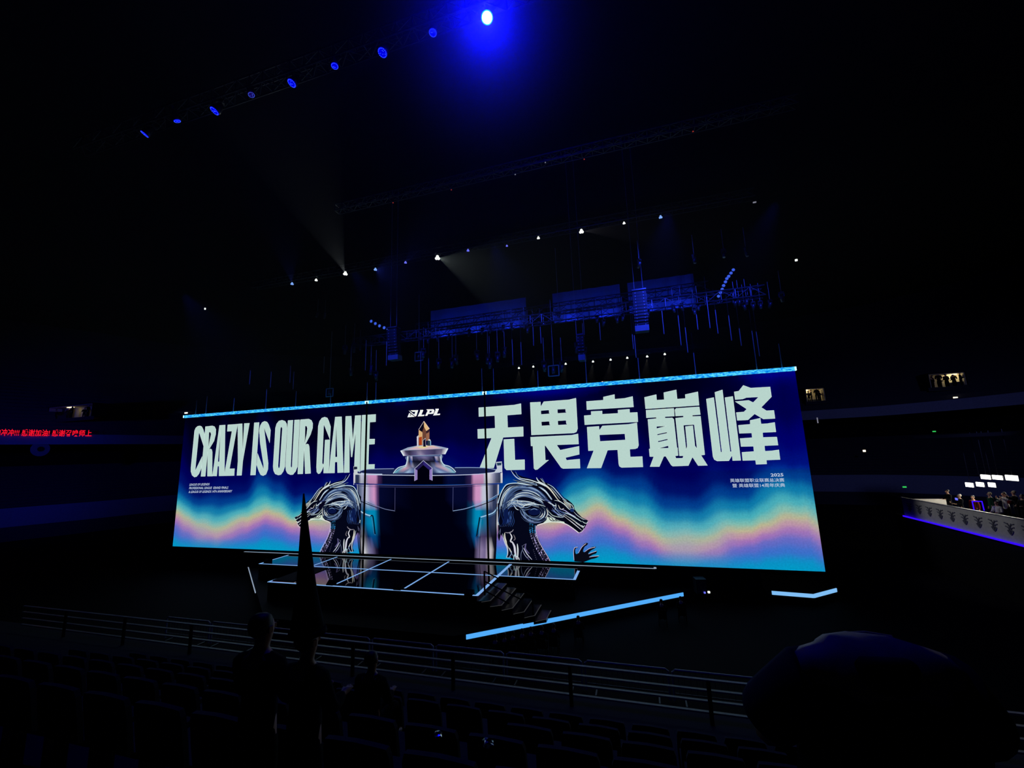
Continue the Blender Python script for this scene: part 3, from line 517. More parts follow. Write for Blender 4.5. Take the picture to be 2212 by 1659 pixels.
# claw reaching up at the right foot of the picture
cl = Art(5)
cl.poly([P6(*p) for p in cr([(1222, 1175), (1212, 1100), (1208, 1040), (1225, 1008), (1252, 1002), (1268, 1015), (1245, 1015), (1232, 1040), (1240, 1085), (1275, 1070), (1300, 1020), (1320, 985), (1355, 955), (1385, 960), (1368, 985), (1345, 1000), (1325, 1050), (1345, 1062), (1400, 1020), (1440, 1000), (1482, 1002), (1455, 1025), (1420, 1045), (1385, 1085), (1440, 1065), (1490, 1048), (1480, 1080), (1440, 1095), (1395, 1125), (1450, 1115), (1520, 1108), (1480, 1135), (1420, 1150), (1380, 1165), (1330, 1185)], 3)], (8, 10, 22))
for pts in ([(1218, 1160), (1212, 1060), (1225, 1012), (1260, 1005)], [(1270, 1075), (1310, 1005), (1360, 962)], [(1345, 1060), (1400, 1022), (1470, 1004)], [(1390, 1085), (1440, 1066), (1485, 1052)], [(1400, 1122), (1450, 1114), (1515, 1109)]): cl.stroke([P6(*p) for p in pts], .9, (190, 170, 210), (230, 215, 230), False, 5)
tatt(cl.build('dragon_claw'))
# ================================================================== HALL (setting)
def struct(o): o['kind'] = 'structure'; return o
struct(MB().box((-18, 38, -.1), (150, 130, .2)).build('floor', 'floor'))
struct(MB().box((-18, 38, 34.1), (190, 140, .2)).build('ceiling', 'matte_black'))
plan = [(-86, -24), (-87, 0), (-86, 20), (-84.6, 35), (-80.7, 44), (-77, 54), (-66, 67), (-46, 76), (-20, 80.5), (5, 81), (28.3, 78), (37.8, 74.8), (45.8, 65.2), (50, 50), (52, 30), (52, 0), (52, -24)]
PL = cr(plan, 5)
def offs(d):
    out = []
    for i, p in enumerate(PL):
        a = PL[max(0, i - 1)]; c = PL[min(len(PL) - 1, i + 1)]; dx, dy = c[0] - a[0], c[1] - a[1]; l = math.hypot(dx, dy)
        out.append((p[0] - dy / l * d, p[1] + dx / l * d))
    return out
def sweep(name, prof, mat):
    """prof: (outward distance, height) pairs swept round the arena plan"""
    mb = MB(); rows = [[mb.bm.verts.new((*q, z)) for q in offs(d)] for d, z in prof]
    for a, b in zip(rows, rows[1:]):
        for k in range(len(a) - 1): mb.bm.faces.new((a[k], a[k + 1], b[k + 1], b[k]))
    return mb.build(name, mat)
def steps(d0, z0, n, dd, dz):
    o = [(d0, z0)]
    for i in range(n): o += [(d0 + dd * (i + 1), z0 + dz * i), (d0 + dd * (i + 1), z0 + dz * (i + 1))]
    return o
struct(sweep('wall_lower', [(0, 0), (0, 1.95)], 'concrete')); struct(sweep('wall_parapet', [(-.05, 1.95), (-.05, 4.5), (.25, 4.5), (.25, 3.6)], 'fascia'))
struct(sweep('trim_1', [(-4.2, 13.1), (-4.3, 14.5), (-4.0, 14.5), (-4.0, 14.1)], 'fascia'))
tag(sweep('lower_stand', steps(.25, 3.6, 16, .85, .42), 'concrete'), 'dark lower tier of stepped seating sweeping round the arena', 'grandstand')
tag(sweep('upper_stand', steps(-4, 14.1, 18, .85, .6) + [(12, 30), (12, 33.9)], 'concrete'), 'dark upper tier of stepped seating under the roof', 'grandstand')
struct(sweep('wall_back', [(14.4, 0), (14.4, 34)], 'matte_black')); struct(sweep('trim_2', [(-4.0, 13.1), (2, 13.1), (13.8, 12.9)], 'matte_black'))
struct(MB().box((-18, -25.4, 17), (190, .4, 34)).build('wall_rear', 'matte_black'))
def sdist(x, y):
    b = None
    for p, q in zip(PL, PL[1:]):
        dx, dy = q[0] - p[0], q[1] - p[1]; l2 = dx * dx + dy * dy; t = max(0, min(1, ((x - p[0]) * dx + (y - p[1]) * dy) / l2)); ex, ey = x - p[0] - dx * t, y - p[1] - dy * t; d = math.hypot(ex, ey)
        if b is None or d < b[0]: b = (d, 1 if (-dy * ex + dx * ey) > 0 else -1)
    return b[0] * b[1]
def on_stand(px, py, upper):
    """distance y at which the line of sight meets the raked seating"""
    r = ray(px, py).normalized()
    for k in range(200):
        p = CAM + r * (20 + k * .5); d = sdist(p.x, p.y)
        if upper and d > -4 and p.z < 14.1 + (d + 4) * .706: return p.y
        if not upper and d > .25 and p.z < 3.6 + (d - .25) * .494: return p.y
        if d > 13: return p.y
    return 70
# ---- red scrolling text on the left balcony front
def led_text(txt, p0, p1, h):
    cu = bpy.data.curves.new('t', 'FONT'); cu.body = txt; cu.offset = .012
    o = bpy.data.objects.new('t', cu); COL.objects.link(o); bpy.context.view_layer.update()
    me = bpy.data.meshes.new_from_object(o.evaluated_get(bpy.context.evaluated_depsgraph_get())); bpy.data.objects.remove(o)
    xs = [v.co.x for v in me.vertices]; ys = [v.co.y for v in me.vertices]; x0, x1, y0, y1 = min(xs), max(xs), min(ys), max(ys)
    Q = offs(-4.42)
    def onpath(px):
        best = None
        for a, b in zip(Q, Q[1:]):
            for k in range(12):
                q = (lerp(a[0], b[0], k / 12), lerp(a[1], b[1], k / 12)); d = Vector((q[0], q[1], 14.5)) - CAM
                c = (AX[0] * d[0] + AY[0] * d[1] + AZ[0] * d[2], AX[2] * d[0] + AY[2] * d[1] + AZ[2] * d[2])
                if c[1] > 1:
                    e = abs(CX + F * c[0] / c[1] - px)
                    if best is None or e < best[0]: best = (e, q)
        return best[1]
    a = onpath(p0); b = onpath(p1); mid_ = onpath((p0 + p1) / 2); c2 = [2 * m - .5 * (u + v) for m, u, v in zip(mid_, a, b)]
    for v in me.vertices:
        t = (v.co.x - x0) / (x1 - x0); q = (v.co.y - y0) / (y1 - y0)
        v.co = Vector(((1 - t) ** 2 * a[0] + 2 * t * (1 - t) * c2[0] + t * t * b[0], (1 - t) ** 2 * a[1] + 2 * t * (1 - t) * c2[1] + t * t * b[1], 14.22 + q * h))
    me.materials.clear(); me.materials.append(M['red_led']); ob = bpy.data.objects.new('scrolling_sign', me); COL.objects.link(ob); return ob
led = led_text('冲冲冲!!! 感谢加油! 感谢召唤师上', -14, 197, .95)
tag(led, 'glowing red scrolling Chinese text on the left balcony front', 'LED sign')
# ================================================================== STAGE
LOW = [(-33.4, 30.05), (-21.3, 20.4), (-9.4, 20.4), (2.13, 29.2), (3.2, 30.05)]
lowp = empty('lower_stage_platform', (-13, 28, 0), 0, 'low black angular platform around the stage edged with blue light strips', 'stage platform')
def child(o, par):
    o.parent = par; o.location = -par.location; return o
child(MB().prism(LOW, 0, .75).build('platform_body', 'stage_side'), lowp)
def bar(name, a, b, z0, z1, th, mat, par):
    a = Vector((*a, 0)); b = Vector((*b, 0)); d = b - a; r = Matrix.Rotation(math.atan2(d.y, d.x), 3, 'Z'); n = Vector((d.y, -d.x, 0)).normalized() * .04
    return child(MB().box((a + b) / 2 + Vector((0, 0, (z0 + z1) / 2)) + n, (d.length, th, z1 - z0), r).build(name, mat), par)
bar('edge_light_strip', (-8.9, 20.78), (2.1, 29.18), .5, .71, .05, 'line_sky', lowp)
sidep = empty('side_platform', (9, 32, 0), 0, 'small black platform right of the screen foot with a bent pale blue light strip', 'stage platform')
child(MB().prism([(7.0, 30.37), (7.31, 30.34), (9.44, 30.14), (11.14, 31.55), (11.1, 34), (7.0, 34)], 0, .75).build('platform_body', 'stage_side'), sidep)
bar('edge_light_strip', (7.31, 30.34), (9.44, 30.14), .52, .73, .05, 'line_ice', sidep); bar('edge_light_strip', (9.44, 30.14), (11.14, 31.55), .52, .73, .05, 'line_ice', sidep)
bar('edge_light_strip', (-33.6, 30.18), (-26.2, 24.3), .6, .66, .05, 'line_pale', lowp)
deck = empty('main_stage', (-16.3, 26, 0), 0, 'glossy black main stage with a glowing pale blue grid, reflecting the screen', 'stage')
child(MB().prism([(-28.5, 29.9), (-28.5, 26.53), (-23.65, 26.53), (-23.65, 22.8), (-9.08, 22.8), (-9.08, 26.55), (-4.2, 26.55), (-4.2, 29.9)], .75, 1.88).build('stage_floor', 'deck'), deck)
child(MB().box((-16.3, 29.62, 1.36), (34, .5, 1.22)).build('rear_kerb', 'matte_black'), deck)
def ln(x0, y0, x1, y1, z=1.885, w_=.11, mat='line_blue', nm='light_line'):
    d = Vector((x1 - x0, y1 - y0, 0)); r = Matrix.Rotation(math.atan2(d.y, d.x), 3, 'Z')
    child(MB().box(((x0 + x1) / 2, (y0 + y1) / 2, z), (d.length, w_, .012), r).build(nm, mat), deck)
ln(-33.3, 29.42, .6, 29.42, 1.978, .12, 'line_pale'); ln(.6, 29.4, .6, 29.75, 1.978, .16, 'line_pale')
ln(-28.5, 26.56, -4.14, 26.6); ln(-23.68, 22.83, -9.05, 22.83, 1.885, .13)
ln(-28.5, 26.56, -28.45, 29.3)
for x in (-23.66, -18.72, -13.86): ln(x, 26.6 if x < -23 else 23.25, x, 29.36)
ln(-23.66, 22.85, -23.62, 23.5); ln(-9.09, 22.8, -9.09, 29.36, 1.885, .2); ln(-4.2, 26.55, -4.2, 29.36, 1.885, .17)
# stairs down the right side of the stage
st = empty('stage_stairs', (-7.5, 24, 0), 0, 'black stairs stepping down from the right side of the stage', 'stairs')
S = [((1059, 1297), (1094, 1260), (1040, 1300)), ((1083, 1307), (1115, 1269), (1059, 1310)), ((1107, 1313), (1132, 1281), (1084, 1318)), ((1132, 1321), (1151, 1293), (1109, 1326)), ((1155, 1329), (1168, 1306), (1133, 1334)), ((1180, 1337), (1189, 1318), (1157, 1342))]
px_, top_ = -9.1, 1.88
for i, (c, e, l_) in enumerate(S):
    z = 1.7 - .155 * i; c_ = at(*c, 2, z); xe = c_.x; yb = at(*e, 2, z).y; lf = at(*l_, 2, z)
    child(MB().prism([(px_ + .02, lf.y), (xe, c_.y), (xe, yb), (px_ + .02, yb)] if px_ + .02 < xe else [(xe - .5, lf.y), (xe, c_.y), (xe, yb), (xe - .5, yb)], .752, z).build('stair_step', 'stair'), st)
    mb = MB(); mb.box((xe + .005, (c_.y + yb) / 2, z - .01), (.03, yb - c_.y, .025)); v = Vector((lf.x - xe, lf.y - c_.y, 0))
    mb.tube([(xe, c_.y - .01, z - .01), (lf.x, lf.y - .01, z - .01)], .013, 5); child(mb.build('step_nosing', 'stair_nose'), st); px_ = xe
hr = empty('stair_handrail', (-8.6, 23, 0), 0, 'black metal handrail with three bars beside the stage stairs', 'handrail')
mb = MB()
for (a, b) in (((1046, 1234), (1155, 1290)), ((1047, 1256), (1128, 1296)), ((1047, 1276), (1100, 1304))):
    p = at(*a, 1, 22.9); q = at(*b, 1, 22.9); mb.tube([p, q], .035, 7)
child(mb.build('rail_bars', 'matte_black'), hr); p = at(1046, 1234, 1, 22.9); q = at(1150, 1288, 1, 22.9)
child(MB().tube([p, (p.x, 22.9, 1.9)], .05, 7).build('rail_post', 'matte_black'), hr); child(MB().tube([q, (q.x, 22.9, .75)], .05, 7).build('rail_post', 'matte_black'), hr)
tag(MB().box((-22.75, 24.7, 1.9), (1.7, 3.2, .03)).build('reflection_mask', 'matte_black'), 'black matte mat added to mask the screen reflection on the front left stage tile, beside the pointed hat', 'mat')  # added sheet that keeps the screen's reflection off this dark tile
# wedge monitors and boxes on the stage edges
def wedge(x, y, z, rz, label, sc=1):
    o = empty('stage_monitor', (x, y, z), rz, label, 'speaker', 'black wedge speakers along the stage edge')
    w_ = .34 * sc; bm = MB(); bm.mat('matte_black')
    prof = [(-.25 * sc, 0), (.28 * sc, 0), (.28 * sc, .12 * sc), (-.02 * sc, .38 * sc), (-.25 * sc, .3 * sc)]
    a = [bm.bm.verts.new((-w_, p[0], p[1])) for p in prof]; b = [bm.bm.verts.new((w_, p[0], p[1])) for p in prof]
    for k in range(5): bm.bm.faces.new((a[k], a[(k + 1) % 5], b[(k + 1) % 5], b[k]))
    bm.bm.faces.new(a[::-1]); bm.bm.faces.new(b); bm.build('cabinet', 'matte_black', o)
    MB().box((0, .16 * sc, .26 * sc), (w_ * 1.7, .01, .3 * sc), Matrix.Rotation(.72, 3, 'X')).build('grille', 'black_metal', o)
wedge(*at(716, 1263, 2, 1.886), math.pi, 'wedge speaker on the front stage edge, nearest the pointed hat', .7)
wedge(*at(861, 1273, 2, 1.886), math.pi, 'wedge speaker at the middle of the front stage edge', .7)
wedge(*at(1014, 1284, 2, 1.886), math.pi, 'wedge speaker at the right corner of the front stage edge', .7)
wedge(*at(579, 1214, 2, 1.886), math.pi, 'wedge speaker at the far left corner of the stage', .7)
p = at(1254, 1232, 2, 1.886); wedge(p.x, p.y, p.z, 0, 'wedge speaker at the far right edge of the stage', .5)
p = at(1512, 1276, 2, .75)
sb = empty('speaker_stack', (p.x, 29.2, .75), .2, 'dark grey speaker box on the platform right of the stage', 'speaker')
MB().box((0, 0, .42), (.62, .6, .84)).build('cabinet', 'black_metal', sb); MB().box((0, -.31, .42), (.52, .02, .74)).build('grille', 'grey_metal', sb)
o = MB().box((0, 0, 0), (.09, .09, .09)).build('indicator_lamp', 'lamp_violet', sb); o.location = (.12, -.34, .1); o = MB().box((0, 0, 0), (.12, .1, .1)).build('indicator_lamp', 'lamp_white', sb); o.location = (.45, -.1, .05)
# screen plinth
tag(MB().box((-18.0, 30.5, 1.0), (49.6, .8, 2.0)).build('screen_plinth', 'matte_black'), 'long matte black plinth carrying the giant screen', 'plinth')
# ================================================================== NEAR STANDS, RAILS
near = MB(); prof = [(14.6, 0), (14.6, 1.9), (12.9, 1.9)]
yy, zz = 12.9, 1.9
while yy > -2: prof += [(yy, zz + .44), (yy - .9, zz + .44)]; yy -= .9; zz += .44
prof += [(yy, 0)]
a = [near.bm.verts.new((-40, p[0], p[1])) for p in prof]; b = [near.bm.verts.new((34, p[0], p[1])) for p in prof]
for k in range(len(prof)): near.bm.faces.new((a[k], a[(k + 1) % len(prof)], b[(k + 1) % len(prof)], b[k]))
near.bm.faces.new(a[::-1]); near.bm.faces.new(b)
tag(near.build('spectator_stand', 'concrete'), 'dark stepped stand in the foreground, the viewer is in it', 'grandstand')
def floor_z(y): return 1.9 + .44 * max(0, math.ceil((12.9 - y) / .9))
gr = empty('guard_rail', (-8, 14, 1.9), 0, 'long steel guard rail of four horizontal bars at the front of the stand', 'railing')
for z in (3.01, 2.74, 2.46, 2.18): child(MB().box((-8, 14, z), (43, .09, .045)).build('rail_bar', 'rail_metal'), gr)
for k in range(12):
    x = -2.5 + 3.95 * (k - 5.5 + .5) if False else -2.5 + 3.95 * (k - 6)
    child(MB().box((x, 13.93, 2.45), (.11, .07, 1.1)).build('post', 'matte_black'), gr)
# crowd barriers on the floor
def barrier(x, lab):
    o = empty('crowd_barrier', (x, 18.5, 0), 0, lab, 'barrier', 'crowd barriers on the floor before the stage')
    MB().tube([(-1.6, 0, .05), (-1.6, 0, 1.06), (-1.5, 0, 1.12), (1.5, 0, 1.12), (1.6, 0, 1.06), (1.6, 0, .05)], .045, 6).build('frame', 'rail_metal', o)
    mb = MB()
    for k in range(14): mb.tube([(-1.4 + k * .215, 0, .3), (-1.4 + k * .215, 0, 1.1)], .008, 4)
    mb.tube([(-1.6, 0, .3), (1.6, 0, .3)], .02, 5); mb.build('bars', 'black_metal', o)
    MB().box((-1.2, 0, .02), (.06, .6, .04)).build('foot', 'black_metal', o); MB().box((1.2, 0, .02), (.06, .6, .04)).build('foot', 'black_metal', o)
    return o
b0 = barrier(-24.6, 'steel crowd barrier far left on the floor before the stage')
pos_words = ['second', 'third', 'fourth', 'fifth', 'sixth', 'seventh', 'eighth', 'ninth']
for k in range(8):
    c = copy_tree(b0); c.location.x = -24.6 + 3.36 * (k + 1); c['label'] = 'steel crowd barrier on the arena floor, %s from the left' % pos_words[k]
# ================================================================== PEOPLE
def grow(name, V, E, mat, parent=None, sub=1, shared=None):
    me = bpy.data.meshes.new(name); me.from_pydata([v[:3] for v in V], E, []); o = bpy.data.objects.new(name, me); COL.objects.link(o)
    m = o.modifiers.new('s', 'SKIN'); m.use_smooth_shade = True
    for i, v in enumerate(V):
        r = v[3]; me.skin_vertices[0].data[i].radius = (r, r) if not isinstance(r, tuple) else r
    me.skin_vertices[0].data[0].use_root = True
    if sub: q = o.modifiers.new('u', 'SUBSURF'); q.levels = sub; q.render_levels = sub
    bpy.context.view_layer.update(); nm = bpy.data.meshes.new_from_object(o.evaluated_get(bpy.context.evaluated_depsgraph_get()))
    bpy.data.objects.remove(o); nm.materials.clear(); nm.materials.append(M[mat]); nm.name = name
    for p in nm.polygons: p.use_smooth = True
    ob = bpy.data.objects.new(name, nm); COL.objects.link(ob); ob.parent = parent; return ob
def person(loc, rz, label, cloth='black_cloth', hair='hair', pose='stand', arms='down', legs='black_cloth', group=None, scale=1, headturn=0):
    root = empty('person', loc, rz, label, 'person', group)
    root.scale = (scale,) * 3
    sit = pose == 'sit'; ph = .5 if sit else .93
    V, E = [], []
    def add(p, r, par=None):
        V.append((*p, r)); 
        if par is not None: E.append((par, len(V) - 1))
        return len(V) - 1
    pel = add((0, 0, ph), (.15, .105)); w_ = add((0, .01, ph + .18), (.125, .09), pel); ch = add((0, .0, ph + .36), (.155, .105), w_); sh = add((0, -.01, ph + .5), (.10, .08), ch)
    nk = add((0, .0, ph + .575), .052, sh); jaw = add((0, .025, ph + .645), .066, nk); hd = add((0, .015, ph + .735), (.078, .095), jaw); tp = add((0, .01, ph + .80), (.055, .07), hd)
    hip = {}; 
    for s_ in (-1, 1):
        h = add((s_ * .095, 0, ph - .06), .088, pel)
        if sit: kn = add((s_ * .12, .42, ph - .02), .062, h); an = add((s_ * .12, .44, .09), .042, kn)
        else: kn = add((s_ * .10, .015, .5), .06, h); an = add((s_ * .10, -.02, .09), .042, kn)
        add((s_ * .11, (.6 if sit else .13), .04), .036, an)
        so = add((s_ * .175, -.01, ph + .465), .058, sh)
        if arms == 'up': el = add((s_ * .25, .12, ph + .32), .042, so); wr = add((s_ * .15, .3, ph + .5), .03, el); fd = Vector((-s_ * .05, .05, .14))
        elif arms == 'front' or sit: el = add((s_ * .24, .06, ph + .2), .042, so); wr = add((s_ * .14, .28, ph + .2), .03, el); fd = Vector((-s_ * .03, .15, 0))
        else: el = add((s_ * .235, -.01, ph + .2), .042, so); wr = add((s_ * .25, .05, ph - .04), .03, el); fd = Vector((0, .03, -.15))
        wp = Vector(V[wr][:3]); pm_ = add(tuple(wp + fd * .45), (.036, .022), wr); base = Vector(V[pm_][:3])
        side = Vector((fd.z, 0, 0)) if abs(fd.z) > .1 else Vector((1, 0, 0)) * .14; side = side.normalized() * .017
        side = Vector((0, 1, 0)) * .017 if arms == 'down' and not sit else Vector((1, 0, 0)) * .017
        for k, ln_ in enumerate((.42, .5, .47, .38)):
            f1 = add(tuple(base + side * (k - 1.5) + fd * ln_ * .55), .0095, pm_); add(tuple(base + side * (k - 1.5) * 1.15 + fd * ln_), .008, f1)
        t1 = add(tuple(wp + fd * .3 + side * -2.2 * s_), .011, pm_); add(tuple(wp + fd * .6 + side * -3.0 * s_), .009, t1)
    grow('body', V, E, 'skin', root)
    # clothes: the same skeleton a little fuller
    def sub(keys, fat, mat, nm, extra=()):
        idx = {k: i for i, k in enumerate(keys)}; v2 = []
        for k in keys:
            r = V[k][3]; r = (r[0] + fat, r[1] + fat) if isinstance(r, tuple) else r + fat; v2.append((*V[k][:3], r))
        e2 = [(idx[a], idx[b]) for a, b in E if a in idx and b in idx]
        for p_, r_, par_ in extra: v2.append((*p_, r_)); e2.append((idx[par_], len(v2) - 1))
        grow(nm, v2, e2, mat, root)
    arm = []; leg = []
    per = (len(V) - 8) // 2
    for s_ in (0, 1):
        b_ = 8 + s_ * per; leg += [b_, b_ + 1, b_ + 2]; arm += [b_ + 4, b_ + 5, b_ + 6]
    sub([pel, w_, ch, sh] + arm, .02, cloth, 'jacket', [((0, 0, ph - .15), (.175, .14), pel), ((0, .002, ph + .56), (.07, .06), sh)]); sub([pel] + leg, .016, legs, 'trousers', [((0, 0, ph + .12), (.13, .1), pel)])
    # hair, ears, nose
    grow('hair', [(0, -.03, ph + .65, (.07, .055)), (0, -.03, ph + .73, (.098, .098)), (0, -.018, ph + .80, (.092, .1)), (0, -.012, ph + .845, (.055, .06))], [(0, 1), (1, 2), (2, 3)], hair, root)
    mb = MB(); mb.box((0, .118, ph + .70), (.022, .03, .035)); mb.build('nose', 'skin', root)
    for s_ in (-1, 1): MB().box((s_ * .083, .0, ph + .715), (.016, .035, .05)).build('ear', 'skin', root)
    for s_ in (-1, 1): MB().box((s_ * .032, .112, ph + .735), (.022, .008, .01)).build('eye', 'hair', root)
    return root
def stand_person(hx, hy, y, **k):
    """place a person so the head stands at the given depth on the steps"""
    p = at(hx, hy, 1, y); fz = floor_z(y); return p, fz
# near spectators, seen from behind
p, fz = stand_person(568, 1345, 1.95)
person((p.x, 1.95, fz - .02), 0, 'dark-haired person in black standing left of the pointed hat, seen from behind', arms='front', scale=(p.z - fz) / 1.66)
p, fz = stand_person(664, 1385, 2.0)
ph_ = person((p.x, 2.0, fz - .02), -.1, 'person in black wearing a tall pointed hat, seen from behind', arms='front', scale=(p.z - fz) / 1.62)
tip = at(656, 1066, 1, 2.0); bs = at(662, 1335, 1, 2.0); base = at(664, 1366, 1, 2.0)
hat = empty('pointed_hat', (bs.x, bs.y, base.z), 0, 'very tall narrow black pointed hat rising in front of the screen', 'hat')
n = 12; mb = MB(); pts = []; rr = []
for k in range(n + 1):
    t = k / n; q = Vector((lerp(base.x, tip.x, t), 2.0, lerp(base.z, tip.z, t))); pts.append(q - Vector((bs.x, bs.y, base.z))); rr.append(lerp(.088, .052, min(1, t / .3)) if t < .3 else lerp(.052, .004, (t - .3) / .7))
mb.tube(pts, rr, 14); mb.build('crown', 'matte_black', hat)
MB().tube([pts[0] + Vector((0, 0, -.005)), pts[0] + Vector((0, 0, .02))], [.1, .092], 16).build('hat_band', 'matte_black', hat)
p, fz = stand_person(803, 1425, 4.5)
person((p.x, 4.5, fz), 0, 'small dark-haired spectator sitting low in front of the rail, right of the pointed hat', pose='sit', scale=max(.8, (p.z - fz) / 1.22))
# the large figure at the right, a shirt and its shoulder
y = 1.45; sh = at(1745, 1392, 1, y); fz = floor_z(y); scl = (sh.z - fz) / 1.44
man = empty('person', (sh.x + .15 * scl, y, fz), .12, 'hunched person in a loose navy T-shirt at lower right, head bowed, seen from behind', 'person')
man.scale = (scl,) * 3
V = [(0, 0, .93, (.17, .12)), (0, 0, 1.1, (.16, .11)), (0, 0, 1.28, (.17, .12)), (0, -.01, 1.41, (.10, .08)), (.03, .08, 1.42, .058), (.07, .15, 1.36, .068), (.11, .2, 1.27, (.08, .098)), (.13, .22, 1.2, (.056, .07)),
     (-.1, 0, .86, .1), (-.1, .02, .48, .064), (-.1, -.02, .09, .045), (-.11, .14, .04, .038), (.1, 0, .86, .1), (.1, .02, .48, .064), (.1, -.02, .09, .045), (.11, .14, .04, .038),
     (-.19, 0, 1.38, .06), (-.26, .1, 1.16, .046), (-.14, .33, 1.06, .032), (-.1, .4, 1.06, (.036, .022)), (.19, 0, 1.38, .06), (.26, .1, 1.16, .046), (.14, .33, 1.06, .032), (.1, .4, 1.06, (.036, .022))]
E_ = [(0, 1), (1, 2), (2, 3), (3, 4), (4, 5), (5, 6), (6, 7), (0, 8), (8, 9), (9, 10), (10, 11), (0, 12), (12, 13), (13, 14), (14, 15), (3, 16), (16, 17), (17, 18), (18, 19), (3, 20), (20, 21), (21, 22), (22, 23)]
for s_, pm_ in ((-1, 19), (1, 23)):
    b_ = Vector(V[pm_][:3])
    for k, l_ in enumerate((.06, .07, .066, .052)):
        V.append((b_.x - s_ * .01, b_.y + .03 + l_ * .4, b_.z + .03 - k * .018, .009)); E_.append((pm_, len(V) - 1)); V.append((b_.x + s_ * -.03, b_.y + .03 + l_ * .6, b_.z + .03 - k * .018, .008)); E_.append((len(V) - 2, len(V) - 1))
    V.append((b_.x - s_ * .035, b_.y + .01, b_.z + .05, .011)); E_.append((pm_, len(V) - 1))
grow('body', V, E_, 'skin', man)
# loose T-shirt with sloping shoulders and short wide sleeves
tv = [(0, 0, .88, (.26, .16)), (0, 0, 1.05, (.25, .15)), (0, 0, 1.22, (.225, .14)), (0, -.01, 1.35, (.16, .105)), (0, -.005, 1.44, (.085, .075)), (-.17, 0, 1.36, .088), (-.25, .05, 1.25, .09), (-.275, .08, 1.2, .088), (.17, 0, 1.36, .088), (.25, .05, 1.25, .09), (.275, .08, 1.2, .088)]
grow('t_shirt', tv, [(0, 1), (1, 2), (2, 3), (3, 4), (3, 5), (5, 6), (6, 7), (3, 8), (8, 9), (9, 10)], 'navy_cloth', man, 2)
grow('trousers', [(0, 0, .95, (.18, .13)), (-.1, 0, .84, .115), (-.1, .02, .48, .085), (-.1, -.01, .14, .07), (.1, 0, .84, .115), (.1, .02, .48, .085), (.1, -.01, .14, .07)], [(0, 1), (1, 2), (2, 3), (0, 4), (4, 5), (5, 6)], 'black_cloth', man)
grow('hair', [(.07, .15, 1.375, (.07, .06)), (.11, .21, 1.29, (.09, .1)), (.13, .235, 1.21, (.07, .08))], [(0, 1), (1, 2)], 'hair', man)
# seats of the near stand
def seat0():
    o = empty('stadium_seat', (0, 0, 0), 0, 'dark blue folding plastic stadium seat in the foreground stand', 'seat', 'folding seats of the near stand')
    MB().box((0, .02, .42), (.44, .40, .04)).build('seat_pan', 'seat', o)
    mb = MB(); P = cr([(-.22, .45), (-.22, .78), (-.15, .83), (.15, .83), (.22, .78), (.22, .45)], 2); a = [mb.bm.verts.new((x, -.2 - (z - .45) * .15, z)) for x, z in P]; b = [mb.bm.verts.new((x, -.235 - (z - .45) * .15, z)) for x, z in P]
    n_ = len(P)
    for k in range(n_): mb.bm.faces.new((a[k], a[(k + 1) % n_], b[(k + 1) % n_], b[k]))
    mb.bm.faces.new(a[::-1]); mb.bm.faces.new(b); mb.build('seat_back', 'seat', o)
    for s_ in (-1, 1): MB().box((s_ * .2, -.1, .2), (.03, .08, .4)).build('bracket', 'black_metal', o)
    return o
s0 = seat0(); first = True
for ry in (2.55, 3.45, 4.35, 5.25, 6.15):
    half = 6 if ry < 4 else 8
    for k in range(-13 if ry < 4 else -17, 6 if ry < 4 else 9):
        x = k * .52 - .1
        if abs(ry - 4.35) < .1 and -3.9 < x < -1.5: continue
        o = s0 if first else copy_tree(s0); first = False
        o.location = (x, ry, floor_z(ry)); o.rotation_euler.z = 0
# crumpled plastic scraps on the seats at the bottom
for i, (px, py, r, lab) in enumerate(((945, 1586, .022, 'crumpled clear plastic bag in the foreground, left of the other scraps'), (1056, 1605, .03, 'crumpled silvery plastic bag in the foreground, the brightest scrap'), (978, 1650, .02, 'small crumpled plastic scrap at the bottom edge of the picture'))):
    bm = bmesh.new(); bmesh.ops.create_icosphere(bm, subdivisions=2, radius=r)
    for v in bm.verts: v.co *= 1 + 1.1 * noise.noise(v.co * 45 + Vector((i * 7, 0, 0))); v.co.z *= .6
    me = bpy.data.meshes.new('plastic_bag'); bm.to_mesh(me); bm.free(); me.materials.append(M['foil']); o = bpy.data.objects.new('plastic_bag', me); COL.objects.link(o)
    o.location = at(px, py, 1, 2.52); o.location.z = max(o.location.z, floor_z(2.52) + .45); tag(o, lab, 'plastic bag')
# floor audience whose heads cut into the blue edge light
heads = [(1070, 1374), (1090, 1370), (1108, 1366), (1128, 1361), (1147, 1357), (1170, 1354), (1196, 1350), (1249, 1333), (1428, 1297), (1470, 1291)]
words = ['first', 'second', 'third', 'fourth', 'fifth', 'sixth', 'seventh', 'eighth', 'ninth', 'tenth']
h0 = None
for i, (px, py) in enumerate(heads):
    q = at(px, py, 2, 1.26)
    if h0 is None:
        h0 = person((q.x, q.y, 0), 0, 'x', pose='sit', group='floor audience before the blue light strip'); o = h0
    else: o = copy_tree(h0); o.location = (q.x, q.y, 0)
    o['label'] = 'black silhouette of a seated spectator at the blue light strip, %s from the left' % words[i]
    c = MB().box((0, -.02, .44), (.44, .42, .04)); c.box((0, -.24, .68), (.44, .03, .42)); c.box((-.2, -.2, .21), (.03, .03, .42)); c.box((.2, -.2, .21), (.03, .03, .42)); c.box((-.2, .17, .21), (.03, .03, .42)); c.box((.2, .17, .21), (.03, .03, .42))
    if i == 0: cm = c.build('folding_chair', 'matte_black'); ob = cm
    else: c.bm.free(); ob = cm.copy(); COL.objects.link(ob)
    ob.location = (q.x, q.y - .05, -.02); tag(ob, 'black folding chair under the %s seated silhouette from the left' % words[i], 'chair', 'folding chairs on the floor')
